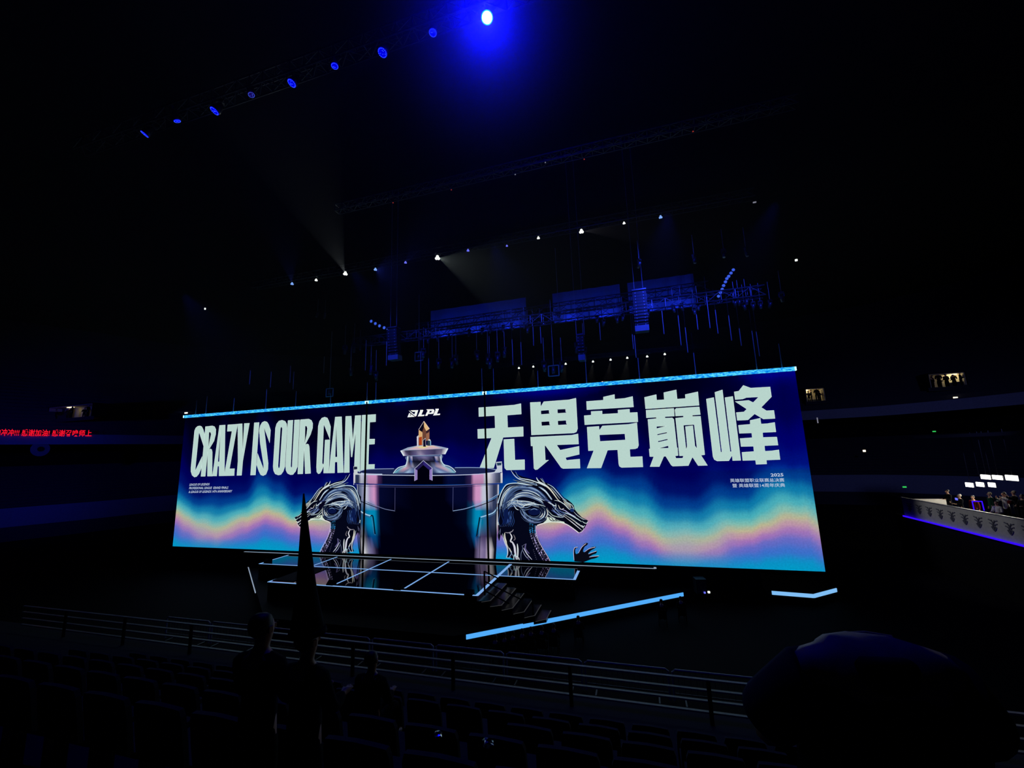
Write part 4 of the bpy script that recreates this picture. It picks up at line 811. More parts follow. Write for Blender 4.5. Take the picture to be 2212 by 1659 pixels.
# ================================================================== RIGHT SIDE: PLAYERS' BOX
vx = 20.45
box_ = empty('broadcast_platform', (vx + 3, 36, 0), 0, 'raised dark platform with a printed pale barrier at the far right', 'platform')
child(MB().box((vx + 4, 36, 1.75), (7.9, 15, 3.5)).build('platform_body', 'matte_black'), box_)
fb = empty('printed_barrier', (vx, 36, 3.5), 0, 'long pale barrier printed with dark crests, violet light along its foot', 'barrier')
zb0, zt0 = at(1953, 1104, 0, vx), at(1948, 1074, 0, vx); zb1, zt1 = at(2212, 1162, 0, vx), at(2212, 1119, 0, vx)
ya, yb_ = zt0.y, zt1.y - 3
child(MB().box((vx, (ya + yb_) / 2, 4.22), (.08, ya - yb_, 1.5)).build('panel', 'board'), fb)
zlo = at(2080, 1131, 0, vx).z
child(MB().box((vx - .14, (ya + yb_) / 2, 3.52), (.06, ya - yb_, .1)).build('foot_light', 'violet_led'), fb)
child(MB().box((vx - .02, (ya + yb_) / 2, 4.98), (.14, ya - yb_, .04)).build('top_cap', 'pale_metal'), fb)
def crest(y):
    a = MB()
    for pts in ([(-.34, .3), (-.1, .22), (-.02, .02), (-.14, -.12)], [(.34, .3), (.1, .22), (.02, .02), (.14, -.12)], [(-.3, .1), (-.1, .02), (0, -.3)], [(.3, .1), (.1, .02), (0, -.3)], [(-.12, .3), (0, .1), (.12, .3)], [(-.2, -.1), (0, -.34), (.2, -.1)]):
        a.tube([(0, p[0], p[1]) for p in cr(pts, 3)], .035, 5)
    o = a.build('crest', 'crest', fb); o.location = (vx - .045 - fb.location.x, y - fb.location.y, 4.3 - fb.location.z); return o
for k in range(12):
    if k == 0: c0 = crest(ya - .9)
    else: c = c0.copy(); COL.objects.link(c); c.location.y = c0.location.y - k * 1.15
# wing panel behind it
tag(MB().box((vx + 1.4, ya - .05, 4.2), (2.8, .06, 1.3)).build('barrier_wing', 'board'), 'short pale side panel at the far end of the printed barrier', 'barrier')
fz = 3.52
folk = [((2046, 1061), 22.2, 'green-black', 'black_cloth', 'hair', 'front', 'person in black leaning over the desk, leftmost on the right platform'), ((2072, 1071), 22.3, '', 'black_cloth', 'white_cloth', 'front', 'person with a pale cap next to the glowing tablet'),
        ((2101, 1074), 23.0, '', 'red_cloth', 'hair', 'down', 'person in dark red behind the violet light frame'), ((2137, 1067), 22.2, '', 'green_cloth', 'cream_cloth', 'down', 'person in a dark green jacket with a cream hat'),
        ((2152, 1086), 21.6, '', 'white_cloth', 'hair', 'front', 'person in a pale top bending beside the green jacket'), ((2168, 1067), 22.8, '', 'white_cloth', 'hair', 'up', 'dark-haired person in a white shirt raising both arms'),
        ((2189, 1064), 23.0, '', 'black_cloth', 'cream_cloth', 'up', 'person with cream hair in black, right of the white shirt'), ((2207, 1072), 22.4, '', 'black_cloth', 'hair', 'front', 'dark-clothed person at the right edge of the picture')]
for (px, py), x, _, cl_, hr_, ar, lab in folk:
    q = at(px, py, 0, x); s_ = min(1.08, max(.75, (q.z - fz) / 1.66))
    person((x, q.y, q.z - 1.66 * s_), 1.9 + random.uniform(-.6, .6), lab, cl_, hr_, 'stand', ar, scale=s_, group='people on the right platform')
vf = empty('neon_outline', (21.0, 0, 0), 0, 'glowing violet tube frame among the people on the right platform', 'light frame')
a_, b_, c_, d_ = [at(*p_, 0, 21.0) for p_ in ((2100, 1083), (2121, 1083), (2126, 1103), (2105, 1105))]
vf.location = (21.0, a_.y, c_.z)
for u_, v_ in ((a_, b_), (b_, c_), (a_, d_)):
    MB().tube([u_ - vf.location, v_ - vf.location], .03, 6).build('light_tube', 'violet_led', vf)
q = at(2066, 1078, 0, 21.6); tb = MB().box((0, 0, 0), (.02, .24, .16)).build('tablet', 'lamp_violet'); tb.location = q; tag(tb, 'small glowing tablet held over the desk on the right platform', 'tablet')
q = at(2183, 1085, 0, 21.5); bm = MB(); bm.tube([(0, 0, -.12), (0, 0, -.06), (0, 0, .06), (0, 0, .12)], [.06, .13, .13, .06], 10); tb = bm.build('red_balloon', 'red_cloth'); tb.location = q; tag(tb, 'round red item held in front of the white shirt', 'balloon')
al = bpy.data.lights.new('softbox_light', 'AREA'); al.energy = 260; al.color = (1, .95, .85); al.shape = 'RECTANGLE'; al.size = 6; al.size_y = 1; ao = bpy.data.objects.new('softbox_light', al); COL.objects.link(ao)
ao.location = (24.2, at(2150, 1040, 0, 24.5).y, at(2150, 1044, 0, 24.5).z); ao.rotation_euler = (Vector((-.75, 0, -1))).to_track_quat('-Z', 'Y').to_euler()
# six light panels above the platform
panels = [((2118, 1026), (2140, 1035)), ((2143, 1027), (2166, 1036)), ((2171, 1027), (2200, 1038)), ((2085, 1043), (2103, 1052)), ((2108, 1042), (2126, 1051)), ((2134, 1043), (2151, 1052))]
pw = ['leftmost of the upper row', 'middle of the upper row', 'rightmost of the upper row', 'leftmost of the lower row', 'middle of the lower row', 'rightmost of the lower row']
for i, (a, b) in enumerate(panels):
    x = 24.5 if i < 3 else 25.5
    p0 = at(*a, 0, x); p1 = at(*b, 0, x); c = (p0 + p1) / 2; o = empty('softbox_lamp', c, 0, 'bright white light panel above the right platform, ' + pw[i], 'light panel', 'white light panels over the right platform')
    w_ = abs(p0.y - p1.y); h_ = abs(p0.z - p1.z)
    MB().box((0, 0, 0), (.05, w_ * .96, h_ * 1.25)).build('diffuser', 'softbox', o); MB().box((.06, 0, 0), (.07, w_, h_ * 1.35)).build('housing', 'pale_metal', o)
    MB().tube([(.06, 0, h_ * .5), (.06, 0, h_ * .5 + (3.2 if i < 3 else 3.9))], .02, 5).build('hanger', 'black_metal', o)
hb = at(2150, 1040, 0, 25.0)
tag(MB().box((25.0, hb.y, hb.z + 3.4), (1.4, 14, .25)).build('lighting_bar', 'black_metal'), 'dark bar above the right platform carrying the white light panels', 'truss')
# ================================================================== DOORWAYS HIGH IN THE STANDS
def portal(px0, py0, px1, py1, Y, lab, bright, crowd, lamp_at):
    a = at(px0, py1, 1, Y); b = at(px1, py0, 1, Y); w_ = b.x - a.x; h_ = b.z - a.z; o = empty('vomitory', ((a.x + b.x) / 2, Y, a.z), 0, lab, 'doorway')
    mb = MB(); dpt = 1.7
    mb.box((0, dpt, h_ / 2), (w_, .1, h_)).box((-w_ / 2, dpt / 2, h_ / 2), (.12, dpt, h_)).box((w_ / 2, dpt / 2, h_ / 2), (.12, dpt, h_)).box((0, dpt / 2, 0), (w_, dpt, .1)).box((0, dpt / 2, h_), (w_, dpt, .1))
    mb.build('lobby_walls', 'beige', o); mb = MB()
    mb.box((-w_ / 2 - .12, dpt / 2, h_ / 2), (.1, dpt + .1, h_ + .3)).box((w_ / 2 + .12, dpt / 2, h_ / 2), (.1, dpt + .1, h_ + .3)).box((0, dpt / 2, h_ + .12), (w_ + .34, dpt + .1, .1)).box((0, dpt + .1, h_ / 2), (w_ + .3, .08, h_ + .3)); mb.build('outer_shell', 'matte_black', o); mb = MB()
    for s_ in lamp_at: mb.box((w_ * s_, .5, h_ * .93), (w_ * .12, .3, .08))
    mb.build('ceiling_lamp', 'portal_lamp', o); ld = bpy.data.lights.new('lobby_light', 'POINT'); ld.energy = bright; ld.color = (1, .92, .65); ld.shadow_soft_size = .3; lo = bpy.data.objects.new('lobby_light', ld); COL.objects.link(lo); lo.parent = o; lo.location = (w_ * lamp_at[0], 1.3, h_ * .8)
    MB().box((0, -.4, -.25), (w_ * 1.3, .1, .5)).build('parapet', 'concrete', o)
    return o, w_, h_
def crowd_at(src, n, o, w_, h_, lab, words_):
    for k in range(n):
        c = copy_tree(src); c.location = Vector(o.location) + Vector((w_ * ((k + .5) / n - .5) * .92, .25 + .55 * (k % 2), h_ * (.73 + .1 * ((k * 37) % 5) / 5) - 1.74)); hh = 1.72
        c.scale = (1.12 + .1 * (k % 3),) * 3; c['label'] = lab % words_[k]; c['group'] = 'people standing in the lit doorways'
        c.rotation_euler.z = k * 1.3
sil = person((0, 0, -50), 0, 'x', arms='front')
r1, w1, h1 = portal(2012, 804, 2082, 838, on_stand(2046, 836, True) - 1.2, 'lit doorway high in the right stand crowded with standing people', 30, 6, (.3,))
r2, w2, h2 = portal(1744, 838, 1779, 868, on_stand(1762, 868, True) - 1.2, 'small lit doorway just right of the giant screen', 45, 3, (-.38,))
r3, w3, h3 = portal(103, 872, 200, 908, on_stand(150, 908, True) - 1.2, 'dim lit doorway high in the left stand', 1.2, 5, (-.1,))
W6 = ['first', 'second', 'third', 'fourth', 'fifth', 'sixth', 'seventh', 'eighth', 'ninth']
crowd_at(sil, 9, r1, w1, h1, 'dark silhouette in the doorway at upper right, %s from the left', W6)
crowd_at(sil, 4, r2, w2, h2, 'dark silhouette in the doorway beside the screen, %s from the left', W6)
crowd_at(sil, 5, r3, w3, h3, 'dark silhouette in the dim left doorway, %s from the left', W6)
for ch in list(sil.children): bpy.data.objects.remove(ch)
bpy.data.objects.remove(sil)
for i, (px0, py0, px1, py1, br) in enumerate(((1160, 838, 1178, 850, 1.5), (1298, 822, 1314, 832, 4), (1452, 811, 1480, 822, 4))):
    portal(px0, py0, px1, py1, on_stand(px0, py1, True) - 1.0, 'tiny dim doorway above the screen edge, %s of three' % ('leftmost', 'middle', 'rightmost')[i], br, 0, (-.3,))
def dot(px, py, Y, r, mat, name, lab, cat, fl=.5):
    if Y > 65 or Y == 60: Y = min(Y, on_stand(px, py, py < 900) - .15)
    q = at(px, py, 1, Y); o = MB().box((0, 0, 0), (r * 2.2, .1, r * 2 * fl)).build(name, mat); o.location = q; return tag(o, lab, cat)
dot(2018, 932, 74, .16, 'green_sign', 'exit_sign', 'small green exit sign in the right lower tier', 'exit sign')
dot(1954, 1052, 70, .18, 'green_sign', 'exit_sign', 'small green exit sign below the right parapet', 'exit sign')
dot(1867, 974, 76, .15, 'portal_lamp', 'stair_lamp', 'small yellowish lamp in the right lower tier', 'lamp', 1); dot(2064, 859, 72, .2, 'portal_lamp', 'stair_lamp', 'small warm lamp under the upper right doorway', 'lamp')
dot(402, 892, 60, .3, 'lamp_white', 'stair_lamp', 'small white lamp at the left end of the screen top', 'lamp', .4); dot(443, 667, 34, .05, 'lamp_white', 'stair_lamp', 'lone white lamp high on the left', 'lamp', 2)
dot(1766, 908, 70, .05, 'dot_grey', 'stair_lamp', 'thin pale lamp right of the giant screen', 'lamp', 8)
fan = empty('round_vent', at(87, 970, 0, -80), 0, 'pale round fan fixture under the left balcony', 'fan'); fan.rotation_euler = (0, math.pi / 2, 0)
MB().tube([(0, 0, -.05), (0, 0, .05)], 1.0, 20).build('ring', 'fascia', fan); MB().tube([(0, 0, -.12), (0, 0, .12)], .35, 14).build('hub', 'black_metal', fan)
# ================================================================== RIGGING
def truss(name, a, b, s_, lab, mat='black_metal', n=None, r=.035):
    a = Vector(a); b = Vector(b); o = empty(name, a, 0, lab, 'truss'); d = (b - a); l = d.length; u = d.normalized(); sd = Vector((-u.y, u.x, 0)).normalized() * s_ / 2; up = Vector((0, 0, s_ / 2))
    n = n or max(2, int(l / (s_ * 1.3))); ch = MB(); web = MB(); K = [sd + up, -sd + up, -sd - up, sd - up]
    for k in K: ch.tube([k, d + k], r, 6)
    ch.build('chords', mat, o)
    for i in range(n):
        t0, t1 = d * (i / n), d * ((i + 1) / n)
        for j in range(4):
            p, q = K[j], K[(j + 1) % 4]
            web.tube([t0 + p, t1 + q] if i % 2 else [t0 + q, t1 + p], r * .6, 4, False); web.tube([t0 + p, t0 + q], r * .6, 4, False)
    web.build('lattice', mat, o); return o
truss('lighting_truss', (-24, 10.9, 24.5), (1, 10.9, 24.5), .5, 'dark overhead truss carrying the row of large blue lamps')
truss('lighting_truss', (-30, 25.7, 24.4), (8, 25.7, 24.4), .5, 'dark overhead truss carrying the row of small white and blue beams')
truss('lighting_truss', (-16, 18.8, 24.4), (8, 18.8, 24.4), .4, 'dark overhead truss with faint idle lamps between the two lit rows')
truss('lighting_truss', (-16, 45, 19.8), (8, 45, 19.8), .4, 'far dark truss behind the screen carrying small white downlights')
truss('rigging_truss', (-23.8, 31, 20.05), (9.4, 31, 20.05), .7, 'blue-lit box truss hanging above the screen', 'grey_metal', None, .045)
truss('rigging_truss', (-20.5, 36.5, 22.6), (7.0, 36.5, 22.9), .8, 'rear blue-lit truss in front of the scrim panels', 'grey_metal', None, .05)
def big_lamp(loc, tgt, r, lens, dots, lab):
    o = empty('stage_lamp', loc, 0, lab, 'stage light', 'row of large blue stage lights'); aim(o, tgt)
    MB().tube([(0, 0, .02), (0, 0, .12), (0, 0, .45)], [r * 1.05, r * 1.1, r * .6], 20).build('housing', 'black_metal', o)
    MB().tube([(0, 0, .0), (0, 0, .03)], r, 28).build('lens', lens, o)
    if dots:
        mb = MB()
        for k in range(16): a_ = k * math.pi / 8; mb.tube([(r * .86 * math.cos(a_), r * .86 * math.sin(a_), -.015), (r * .86 * math.cos(a_), r * .86 * math.sin(a_), .0)], r * .075, 6)
        for k in range(dots): a_ = random.uniform(0, 6.3); q = random.uniform(.1, .6) * r; mb.tube([(q * math.cos(a_), q * math.sin(a_), -.015), (q * math.cos(a_), q * math.sin(a_), 0)], r * .06, 6)
        mb.build('led_ring', 'lens_dot', o)
    MB().box((0, 0, .5), (r * 2.3, .12, .12)).build('yoke', 'black_metal', o); return o
A = [((312, 290), .24, 'lens_blue', (-34, 3, 0)), ((383, 262), .19, 'lens_blue', (-14, 22, 0)), ((463, 240), .26, 'lens_blue', (-25, 2, 0)), ((543, 205), .18, 'lens_dim', (-6, 10, 0)), ((630, 180), .24, 'lens_blue', (-18, 2, 0)), ((723, 143), .19, 'lens_blue', (-6, 9, 0)), ((826, 114), .25, 'lens_blue', (-11, 2, 0)), ((935, 71), .2, 'lens_blue', (-4, 6, 0))]
aw = ['at the far left end', 'small and narrow, second from the left', 'tilted, third from the left', 'very dim one between two bright ones', 'tilted, right of the dim one', 'small round, sixth from the left', 'largest ring-edged one with a faint beam', 'round, next to the dazzling lamp']
for (pp, r, m, tg), w_ in zip(A, aw):
    big_lamp(at(*pp, 2, 24), tg, r * .68, m, 5, 'blue LED stage light ' + w_)
ml = at(1052, 38, 2, 24); o = big_lamp(ml, (-.6, 0, 8.5), .165, 'lens_white', 0, 'dazzling white-blue stage light at the top of the picture')
MB().tube([(0, 0, .035), (0, 0, .05)], .2, 28).build('lens_rim', 'lens_cyan', o)
d_ = (CAM - ml).normalized(); spot(ml + d_ * .15, (-3.2, 8.6, 8.0), (.0, .0, 1), 260, 30, 1, .3)
ld = bpy.data.lights.new('lamp_glow', 'POINT'); ld.energy = 1000; ld.color = (0, 0, 1); ld.shadow_soft_size = .12; lo = bpy.data.objects.new('lamp_glow', ld); COL.objects.link(lo); lo.location = ml + d_ * .35  # extra point light at the lamp, feeds the volume around it
bm = bmesh.new(); bmesh.ops.create_icosphere(bm, subdivisions=4, radius=5.0); me = bpy.data.meshes.new('halo_volume'); bm.to_mesh(me); bm.free()  # added scattering sphere, denser than the haze, only to give the lamp its halo
pf = bpy.data.objects.new('halo_volume', me); COL.objects.link(pf); pf.location = ml + Vector((0, -.3, -.5)); tag(pf, 'added volume making the glowing smoke around the dazzling blue lamp', 'halo', None, 'stuff')
m = bpy.data.materials.new('halo'); m.use_nodes = True; nt = m.node_tree; nt.nodes.remove(nt.nodes['Principled BSDF']); v_ = nt.nodes.new('ShaderNodeVolumeScatter')
tc = nt.nodes.new('ShaderNodeTexCoord'); mp = nt.nodes.new('ShaderNodeMapping'); mp.inputs['Scale'].default_value = (.2, .2, .17); g_ = nt.nodes.new('ShaderNodeTexGradient'); g_.gradient_type = 'SPHERICAL'
pw_ = nt.nodes.new('ShaderNodeMath'); pw_.operation = 'POWER'; pw_.inputs[1].default_value = 3.2; ml_ = nt.nodes.new('ShaderNodeMath'); ml_.operation = 'MULTIPLY'; ml_.inputs[1].default_value = .2
nt.links.new(tc.outputs['Object'], mp.inputs[0]); nt.links.new(mp.outputs[0], g_.inputs[0]); nt.links.new(g_.outputs['Fac'], pw_.inputs[0]); nt.links.new(pw_.outputs[0], ml_.inputs[0]); nt.links.new(ml_.outputs[0], v_.inputs['Density'])
v_.inputs['Anisotropy'].default_value = .2; nt.links.new(v_.outputs[0], nt.nodes['Material Output'].inputs['Volume']); me.materials.append(m)
p7 = at(826, 114, 2, 24); spot(p7, (-13.5, 9.5, 19.5), (0, 0, 1), 500, 26, .8, .15)
Bp = [((631, 613), 'lamp_sky', .11), ((683, 605), 'lamp_white', .1), ((746, 591), 'lamp_white', .15), ((811, 582), 'lamp_sky', .11), ((876, 567), 'lamp_violet', .09), ((945, 557), 'lamp_white', .17), ((1011, 541), 'lamp_violet', .09), ((1095, 531), 'lamp_violet', .07), ((1163, 514), 'lamp_white', .09), ((1256, 500), 'lamp_white', .14), ((1348, 482), 'lamp_white', .08), ((1427, 469), 'lamp_sky', .1)]
bw = ['bluish, at the left end', 'small white, second from the left', 'bright white with a beam to the upper left', 'blue, fourth from the left', 'faint violet, fifth from the left', 'brightest white with a beam to the right', 'faint violet, right of the brightest', 'very faint violet, eighth from the left', 'small white, ninth from the left', 'bright white with a beam, farther right', 'small white, next to last on the right', 'bluish, at the right end']
def small_lamp(loc, tgt, r, lens, lab, grp):
    o = empty('spotlight', loc, 0, lab, 'stage light', grp); aim(o, tgt)
    mb = MB()
    for k in range(3): a_ = math.pi / 2 + k * 2.094; mb.tube([(r * .55 * math.cos(a_), r * .55 * math.sin(a_), -.02), (r * .55 * math.cos(a_), r * .55 * math.sin(a_), .02)], r * .62, 10)
    mb.build('lens', lens, o); MB().tube([(0, 0, .02), (0, 0, .3)], [r * 1.25, r * .8], 10).build('housing', 'black_metal', o); MB().box((0, 0, .36), (r * 2, .08, .1)).build('yoke', 'black_metal', o); return o
for (pp, m, r), w_ in zip(Bp, bw): small_lamp(at(*pp, 2, 24), CAM, r, m, 'small stage light on the middle truss, ' + w_, 'row of small lights on the middle truss')
def beam(pp, tp, z, zt, col, e, ang): a = at(*pp, 2, z); spot(a, at(*tp, 1, zt), col, e, ang, .3, .03)
beam((746, 591), (700, 480), 24, 20, (.85, .95, 1), 700, 24); beam((945, 557), (1100, 600), 24, 22, (.8, 1, .95), 900, 34); beam((1256, 500), (1400, 495), 24, 23, (.9, .85, 1), 500, 24)
beam((631, 613), (612, 500), 24, 20, (.1, .15, 1), 300, 22); beam((811, 582), (880, 605), 24, 22, (.05, .08, 1), 350, 34); beam((876, 567), (905, 530), 24, 22, (.05, .08, 1), 150, 20)
fw = ['faint reddish dot, leftmost', 'faint reddish dot, second from the left', 'faint grey dot, third from the left', 'faint grey dot, fourth from the left', 'faint reddish dot, fifth from the left', 'faint red dot, rightmost']
for (pp, m), w_ in zip((((849, 438), 'dot_red'), ((975, 410), 'dot_red'), ((1113, 377), 'dot_grey'), ((1178, 351), 'dot_grey'), ((1262, 344), 'dot_red'), ((1497, 284), 'dot_red')), fw):
    small_lamp(at(*pp, 2, 24), CAM, .03, m, 'idle ceiling light, ' + w_, 'idle lights between the lit rows')
Cw = ['first', 'second', 'third', 'fourth', 'fifth', 'sixth', 'seventh', 'eighth']
for pp, w_ in zip([(1121, 795), (1152, 792), (1222, 786), (1281, 781), (1319, 777), (1355, 773), (1398, 770), (1436, 765)], Cw):
    q = at(*pp, 1, 45); small_lamp(q, CAM, .11, 'lamp_white', 'tiny white downlight behind the screen top, %s from the left' % w_, 'downlights behind the screen')
    spot(q, (q.x - 1.2 * (pp[0] > 1200), 43, 12), (1, .95, .8), 480, 34, .4, .03)
dot(1630, 437, 40, .12, 'dot_grey', 'ceiling_lamp', 'faint grey lamp high above the right end of the screen', 'lamp', .4); dot(1720, 562, 40, .08, 'lamp_white', 'ceiling_lamp', 'tiny pale lamp up right of the rigging', 'lamp', 1)
# scrim panels behind the rigging
for i, (x0, x1, z0, z1) in enumerate(((-19.8, -9.3, 21.9, 24.9), (-6.6, -.2, 21.9, 24.9), (.5, 6.2, 21.9, 24.9))):
    mb = MB(); n_ = 24
    for k in range(n_):
        a_ = lerp(x0, x1, k / n_); b_ = lerp(x0, x1, (k + 1) / n_); ya_ = 38 + 0.04 * math.sin(k * 1.3); yb2 = 38 + 0.04 * math.sin((k + 1) * 1.3)
        mb.face([(a_, ya_, z0), (b_, yb2, z0), (b_, yb2, z1), (a_, ya_, z1)]); mb.face([(a_, ya_ + .03, z0), (a_, ya_ + .03, z1), (b_, yb2 + .03, z1), (b_, yb2 + .03, z0)])
    o = mb.build('scrim_cloth', 'scrim'); tag(o, 'dark blue-lit cloth panel above the screen, %s of three' % ('leftmost and widest', 'middle', 'rightmost')[i], 'cloth', 'cloth panels above the screen')
    for k in range(3 if i == 0 else 2):
        xx = lerp(x0, x1, (k + .5) / (3 if i == 0 else 2)); spot((xx, 37.1, 20.9), (xx, 37.9, 22.6), (.01, .04, 1), 150, 150, 1, .3, 'wash')
# line arrays
def line_array(px, py0, py1, Y, n_, lab, w_=.95):
    a = at(px, py0, 1, Y); b = at(px, py1, 1, Y); h = (a.z - b.z) / n_; o = empty('line_array', (a.x, Y, a.z), 0, lab, 'loudspeaker array', 'hanging loudspeaker arrays')
    MB().box((0, 0, .12), (w_ * 1.05, .7, .1)).build('rigging_frame', 'grey_metal', o)
    for k in range(n_):
        t = k / n_; ang = t * t * .45; c = Vector((0, .35 * t * t, -(k + .5) * h))
        mb = MB(); mb.mat('black_metal'); mb.box(c, (w_, .6, h * .92), Matrix.Rotation(-ang, 3, 'X')); mb.mat('pale_metal')
        for s_ in (-1, 1): mb.box(c + Vector((s_ * w_ * .3, -.31, 0)), (.05, .03, h * .3))
        mb.build('speaker_cabinet', 'black_metal', o)
    MB().box((0, .3, -n_ * h - .15), (w_ * 1.02, .7, .42)).build('bottom_cabinet', 'pale_metal', o)
    for s_ in (-1, 1): MB().tube([(s_ * .3, 0, .15), (s_ * .3, 0, 34 - a.z)], .015, 4).build('chain', 'cable', o)
line_array(850, 712, 768, 30.2, 9, 'left hanging loudspeaker array with dotted columns above the screen'); line_array(1380, 632, 705, 30.2, 11, 'right hanging loudspeaker array with dotted columns above the screen')
line_array(1254, 728, 768, 30.2, 6, 'small hanging loudspeaker array between the two large ones', .5)
# row lamps at both rigging ends
def lamp_row(p, lab, r, Y, mat='lens_dot'):
    q0 = at(*p[0], 1, Y); o = empty('blinder_bar', q0, 0, lab, 'stage light'); pts = [at(*a, 1, Y) - q0 for a in p]
    MB().tube([pts[0] + Vector((0, .15, 0)), pts[-1] + Vector((0, .15, 0))], r * .6, 6).build('bar', 'black_metal', o)
    for q in pts:
        MB().tube([q + Vector((0, .1, 0)), q], [r * 1.25, r * 1.2], 12).build('lamp_cup', 'black_metal', o); mb = MB()
        for k in range(8): a_ = k * .785; c = q + Vector((r * .8 * math.cos(a_), -.01, r * .8 * math.sin(a_))); mb.tube([c, c + Vector((0, -.02, 0))], r * .26, 6)
        mb.tube([q + Vector((0, -.01, 0)), q + Vector((0, -.03, 0))], r * .4, 8); mb.build('lamp_leds', mat, o)
lamp_row([(802, 694), (811, 699), (820, 704), (830, 708), (838, 711)], 'slanted bar of five blue lamps at the left end of the rigging', .13, 31)
lamp_row([(1552, 640), (1556, 632), (1560, 625), (1563, 617), (1567, 609), (1570, 602), (1574, 597), (1579, 590), (1584, 583)], 'slanted bar of nine bright blue lamps at the right end of the rigging', .1, 31)
# small hanging frames with a fixture
def frame(px, py, s_, Y, lab):
    q = at(px, py, 1, Y); o = empty('square_stage_light', q, 0, lab, 'stage light', 'square hanging light frames'); mb = MB()
    K = [Vector((a_ * s_, 0, b_ * s_)) for a_, b_ in ((-1, -1), (1, -1), (1, 1), (-1, 1))]
    for k in range(4): mb.tube([K[k], K[(k + 1) % 4]], .05, 6)
    mb.build('frame_tube', 'pale_metal', o); MB().tube([(0, 0, s_ * .8), (0, 0, 0), (0, -.1, -s_ * .6)], [.12, .16, .13], 10).build('lamp_head', 'grey_metal', o)
    MB().tube([(0, 0, s_), (0, 0, 6)], .02, 4).build('hanger', 'cable', o)
    return o
frame(1196, 801, .42, 32, 'square light frame hanging above the screen, right of the middle seam'); frame(712, 848, .38, 32, 'square light frame hanging close above the screen on the left')
frame(905, 770, .4, 33, 'square light frame hanging between the two large loudspeaker arrays'); frame(1207, 680, .35, 33, 'square light frame hanging high in front of the scrims')
def mover(px, py, Y, lab, s_=1, mat='grey_metal'):
    q = at(px, py, 1, Y); o = empty('moving_head_light', q, random.uniform(-1, 1), lab, 'stage light', 'moving heads hanging over the screen'); o.scale = (s_,) * 3
    MB().box((0, 0, .42), (.42, .3, .16)).build('base', 'black_metal', o); mb = MB(); mb.box((-.2, 0, .2), (.05, .16, .34)); mb.box((.2, 0, .2), (.05, .16, .34)); mb.box((0, 0, .36), (.44, .16, .05)); mb.build('yoke', mat, o)
    t = random.uniform(-.5, .5); R2 = Matrix.Rotation(t, 3, 'X'); MB().tube([R2 @ Vector((0, 0, .2)), R2 @ Vector((0, 0, -.1)), R2 @ Vector((0, 0, -.42))], [.12, .17, .14], 12).build('lamp_head', mat, o)
    MB().tube([R2 @ Vector((0, 0, -.42)), R2 @ Vector((0, 0, -.45))], .12, 12).build('lens', 'pale_metal', o)
    MB().tube([(0, 0, .5), (0, 0, 2.6)], .02, 4).build('hanger', 'cable', o)
mv = [(801, 800), (812, 812), (948, 786), (977, 785), (985, 778), (1030, 768), (1054, 776), (1058, 786), (1075, 772), (1090, 762), (1176, 792), (1214, 793), (758, 802), (915, 764), (1247, 752), (1262, 762),
      (925, 735), (945, 731), (970, 728), (1014, 720), (1042, 716), (1060, 713), (1087, 710), (1105, 706), (1132, 703), (1140, 712), (1290, 690), (1304, 698), (1333, 690), (1346, 686), (1400, 678), (1455, 668), (1472, 664), (1500, 672), (1508, 664), (1588, 655), (1597, 652), (1613, 650), (1608, 662), (1627, 661), (1643, 659), (1664, 657), (745, 756), (765, 752), (778, 750), (686, 680), (702, 682), (1689, 642), (1500, 560), (1381, 570), (1612, 545), (1564, 548)]
near_w = 'moving head light hanging in the rigging at %s of the way from the left array to the right, %s'
for i, (a_, b_) in enumerate(mv):
    side = 'left' if a_ < 850 else 'right' if a_ > 1380 else 'middle'; row = 'lowest' if b_ > 750 else 'under-truss' if b_ > 645 else 'highest'
    mover(a_, b_, 30.8 if b_ > 645 else 26, 'moving head light in the %s row, %s section of the rigging' % (row, side), .9 if b_ > 750 else .62)
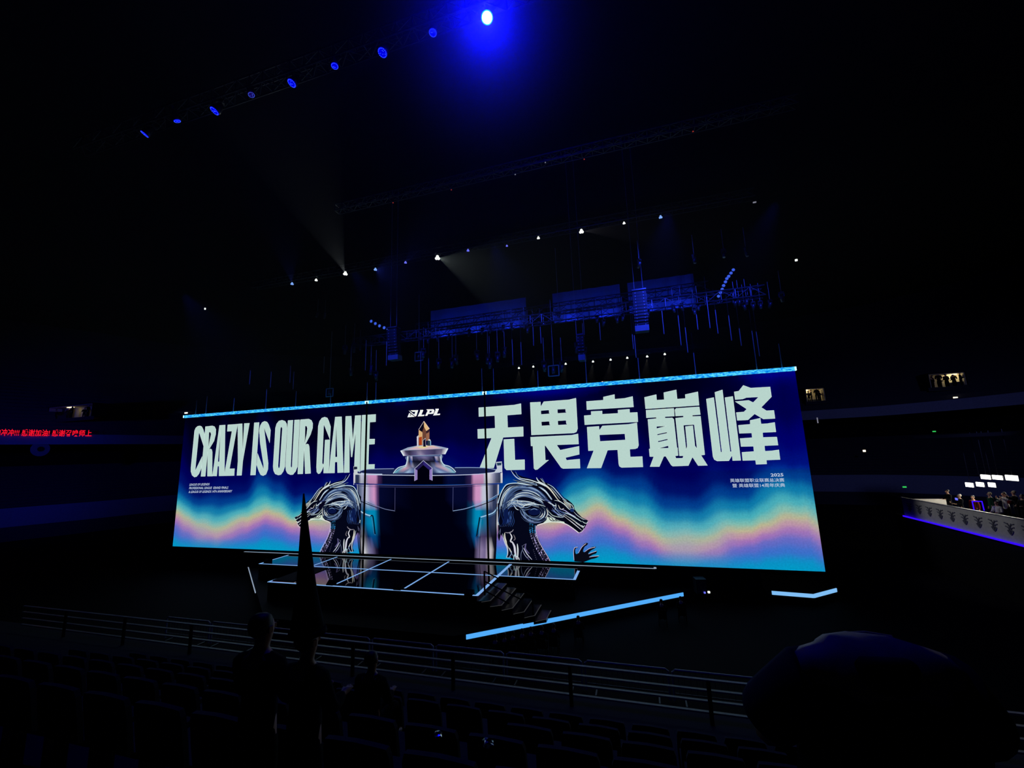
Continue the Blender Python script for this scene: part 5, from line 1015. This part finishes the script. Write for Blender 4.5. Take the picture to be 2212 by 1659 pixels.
# pull cables above the screen
cb = [(424, 865, 890, 1), (446, 856, 892, 1), (505, 860, 889, 1), (575, 841, 886, 1), (585, 803, 837, 0), (627, 790, 827, 0), (634, 803, 841, 0), (639, 845, 882, 1), (714, 850, 876, 1), (793, 826, 870, 1), (812, 826, 867, 1), (926, 774, 857, 1), (909, 761, 808, 0), (1041, 796, 847, 1), (1066, 796, 844, 1), (1107, 733, 789, 0), (1126, 739, 788, 0), (1152, 706, 747, 0), (1168, 706, 742, 0), (1162, 801, 840, 1), (1266, 777, 833, 1), (1296, 697, 735, 0), (1367, 722, 754, 0), (1372, 724, 773, 0), (1380, 773, 823, 1), (1432, 671, 722, 0), (1468, 681, 746, 0), (1483, 707, 762, 0), (1501, 762, 814, 1), (1506, 679, 712, 0), (1530, 641, 709, 0), (1548, 669, 721, 0), (1577, 681, 736, 0), (1599, 709, 747, 0), (1630, 714, 804, 1), (1637, 716, 770, 0), (1686, 742, 799, 1), (790, 735, 800, 0), (835, 738, 790, 0), (758, 752, 800, 0), (700, 770, 806, 0), (540, 800, 830, 0)]
for i, (x, y0, y1, on) in enumerate(cb):
    b = at(x, y1, 1, 30.0); t = at(x, y0, 1, 30.0); b.x = (b.x + t.x) / 2
    if on: b.z = T_ + .26
    o = empty('hoist_cable', (b.x, 30.0, b.z), 0, 'thin blue-lit hoist cable %s' % ('ending on the top edge of the screen' if on else 'hanging free above the screen'), 'cable', 'hoist cables fixed to the screen' if on else 'loose hoist cables over the screen')
    mb = MB(); mb.tube([(0, 0, 0), (0, 0, t.z - b.z)], .023, 6); mb.build('rod', 'cable', o); MB().tube([(0, 0, t.z - b.z), (0, 0, t.z - b.z + 1.5)], .008, 4).build('wire', 'black_metal', o)
    if on:
        mb = MB()
        for k in range(3): mb.box((0, 0, .06 + k * .16), (.07, .07, .07))
        mb.build('shackle', 'pale_metal', o)
# ================================================================== LIGHT OF THE RIG, HAZE
hz = MB().box((-24, 28, 23.4), (72, 56, 17.2)).build('haze', 'matte_black'); tag(hz, 'thin theatrical haze filling the air under the roof', 'haze', None, 'stuff')
m = bpy.data.materials.new('haze'); m.use_nodes = True; nt = m.node_tree; nt.nodes.remove(nt.nodes['Principled BSDF']); vs_ = nt.nodes.new('ShaderNodeVolumeScatter')
vs_.inputs['Density'].default_value = .0022; vs_.inputs['Anisotropy'].default_value = .55; nt.links.new(vs_.outputs[0], nt.nodes['Material Output'].inputs['Volume'])
hz.data.materials.clear(); hz.data.materials.append(m)
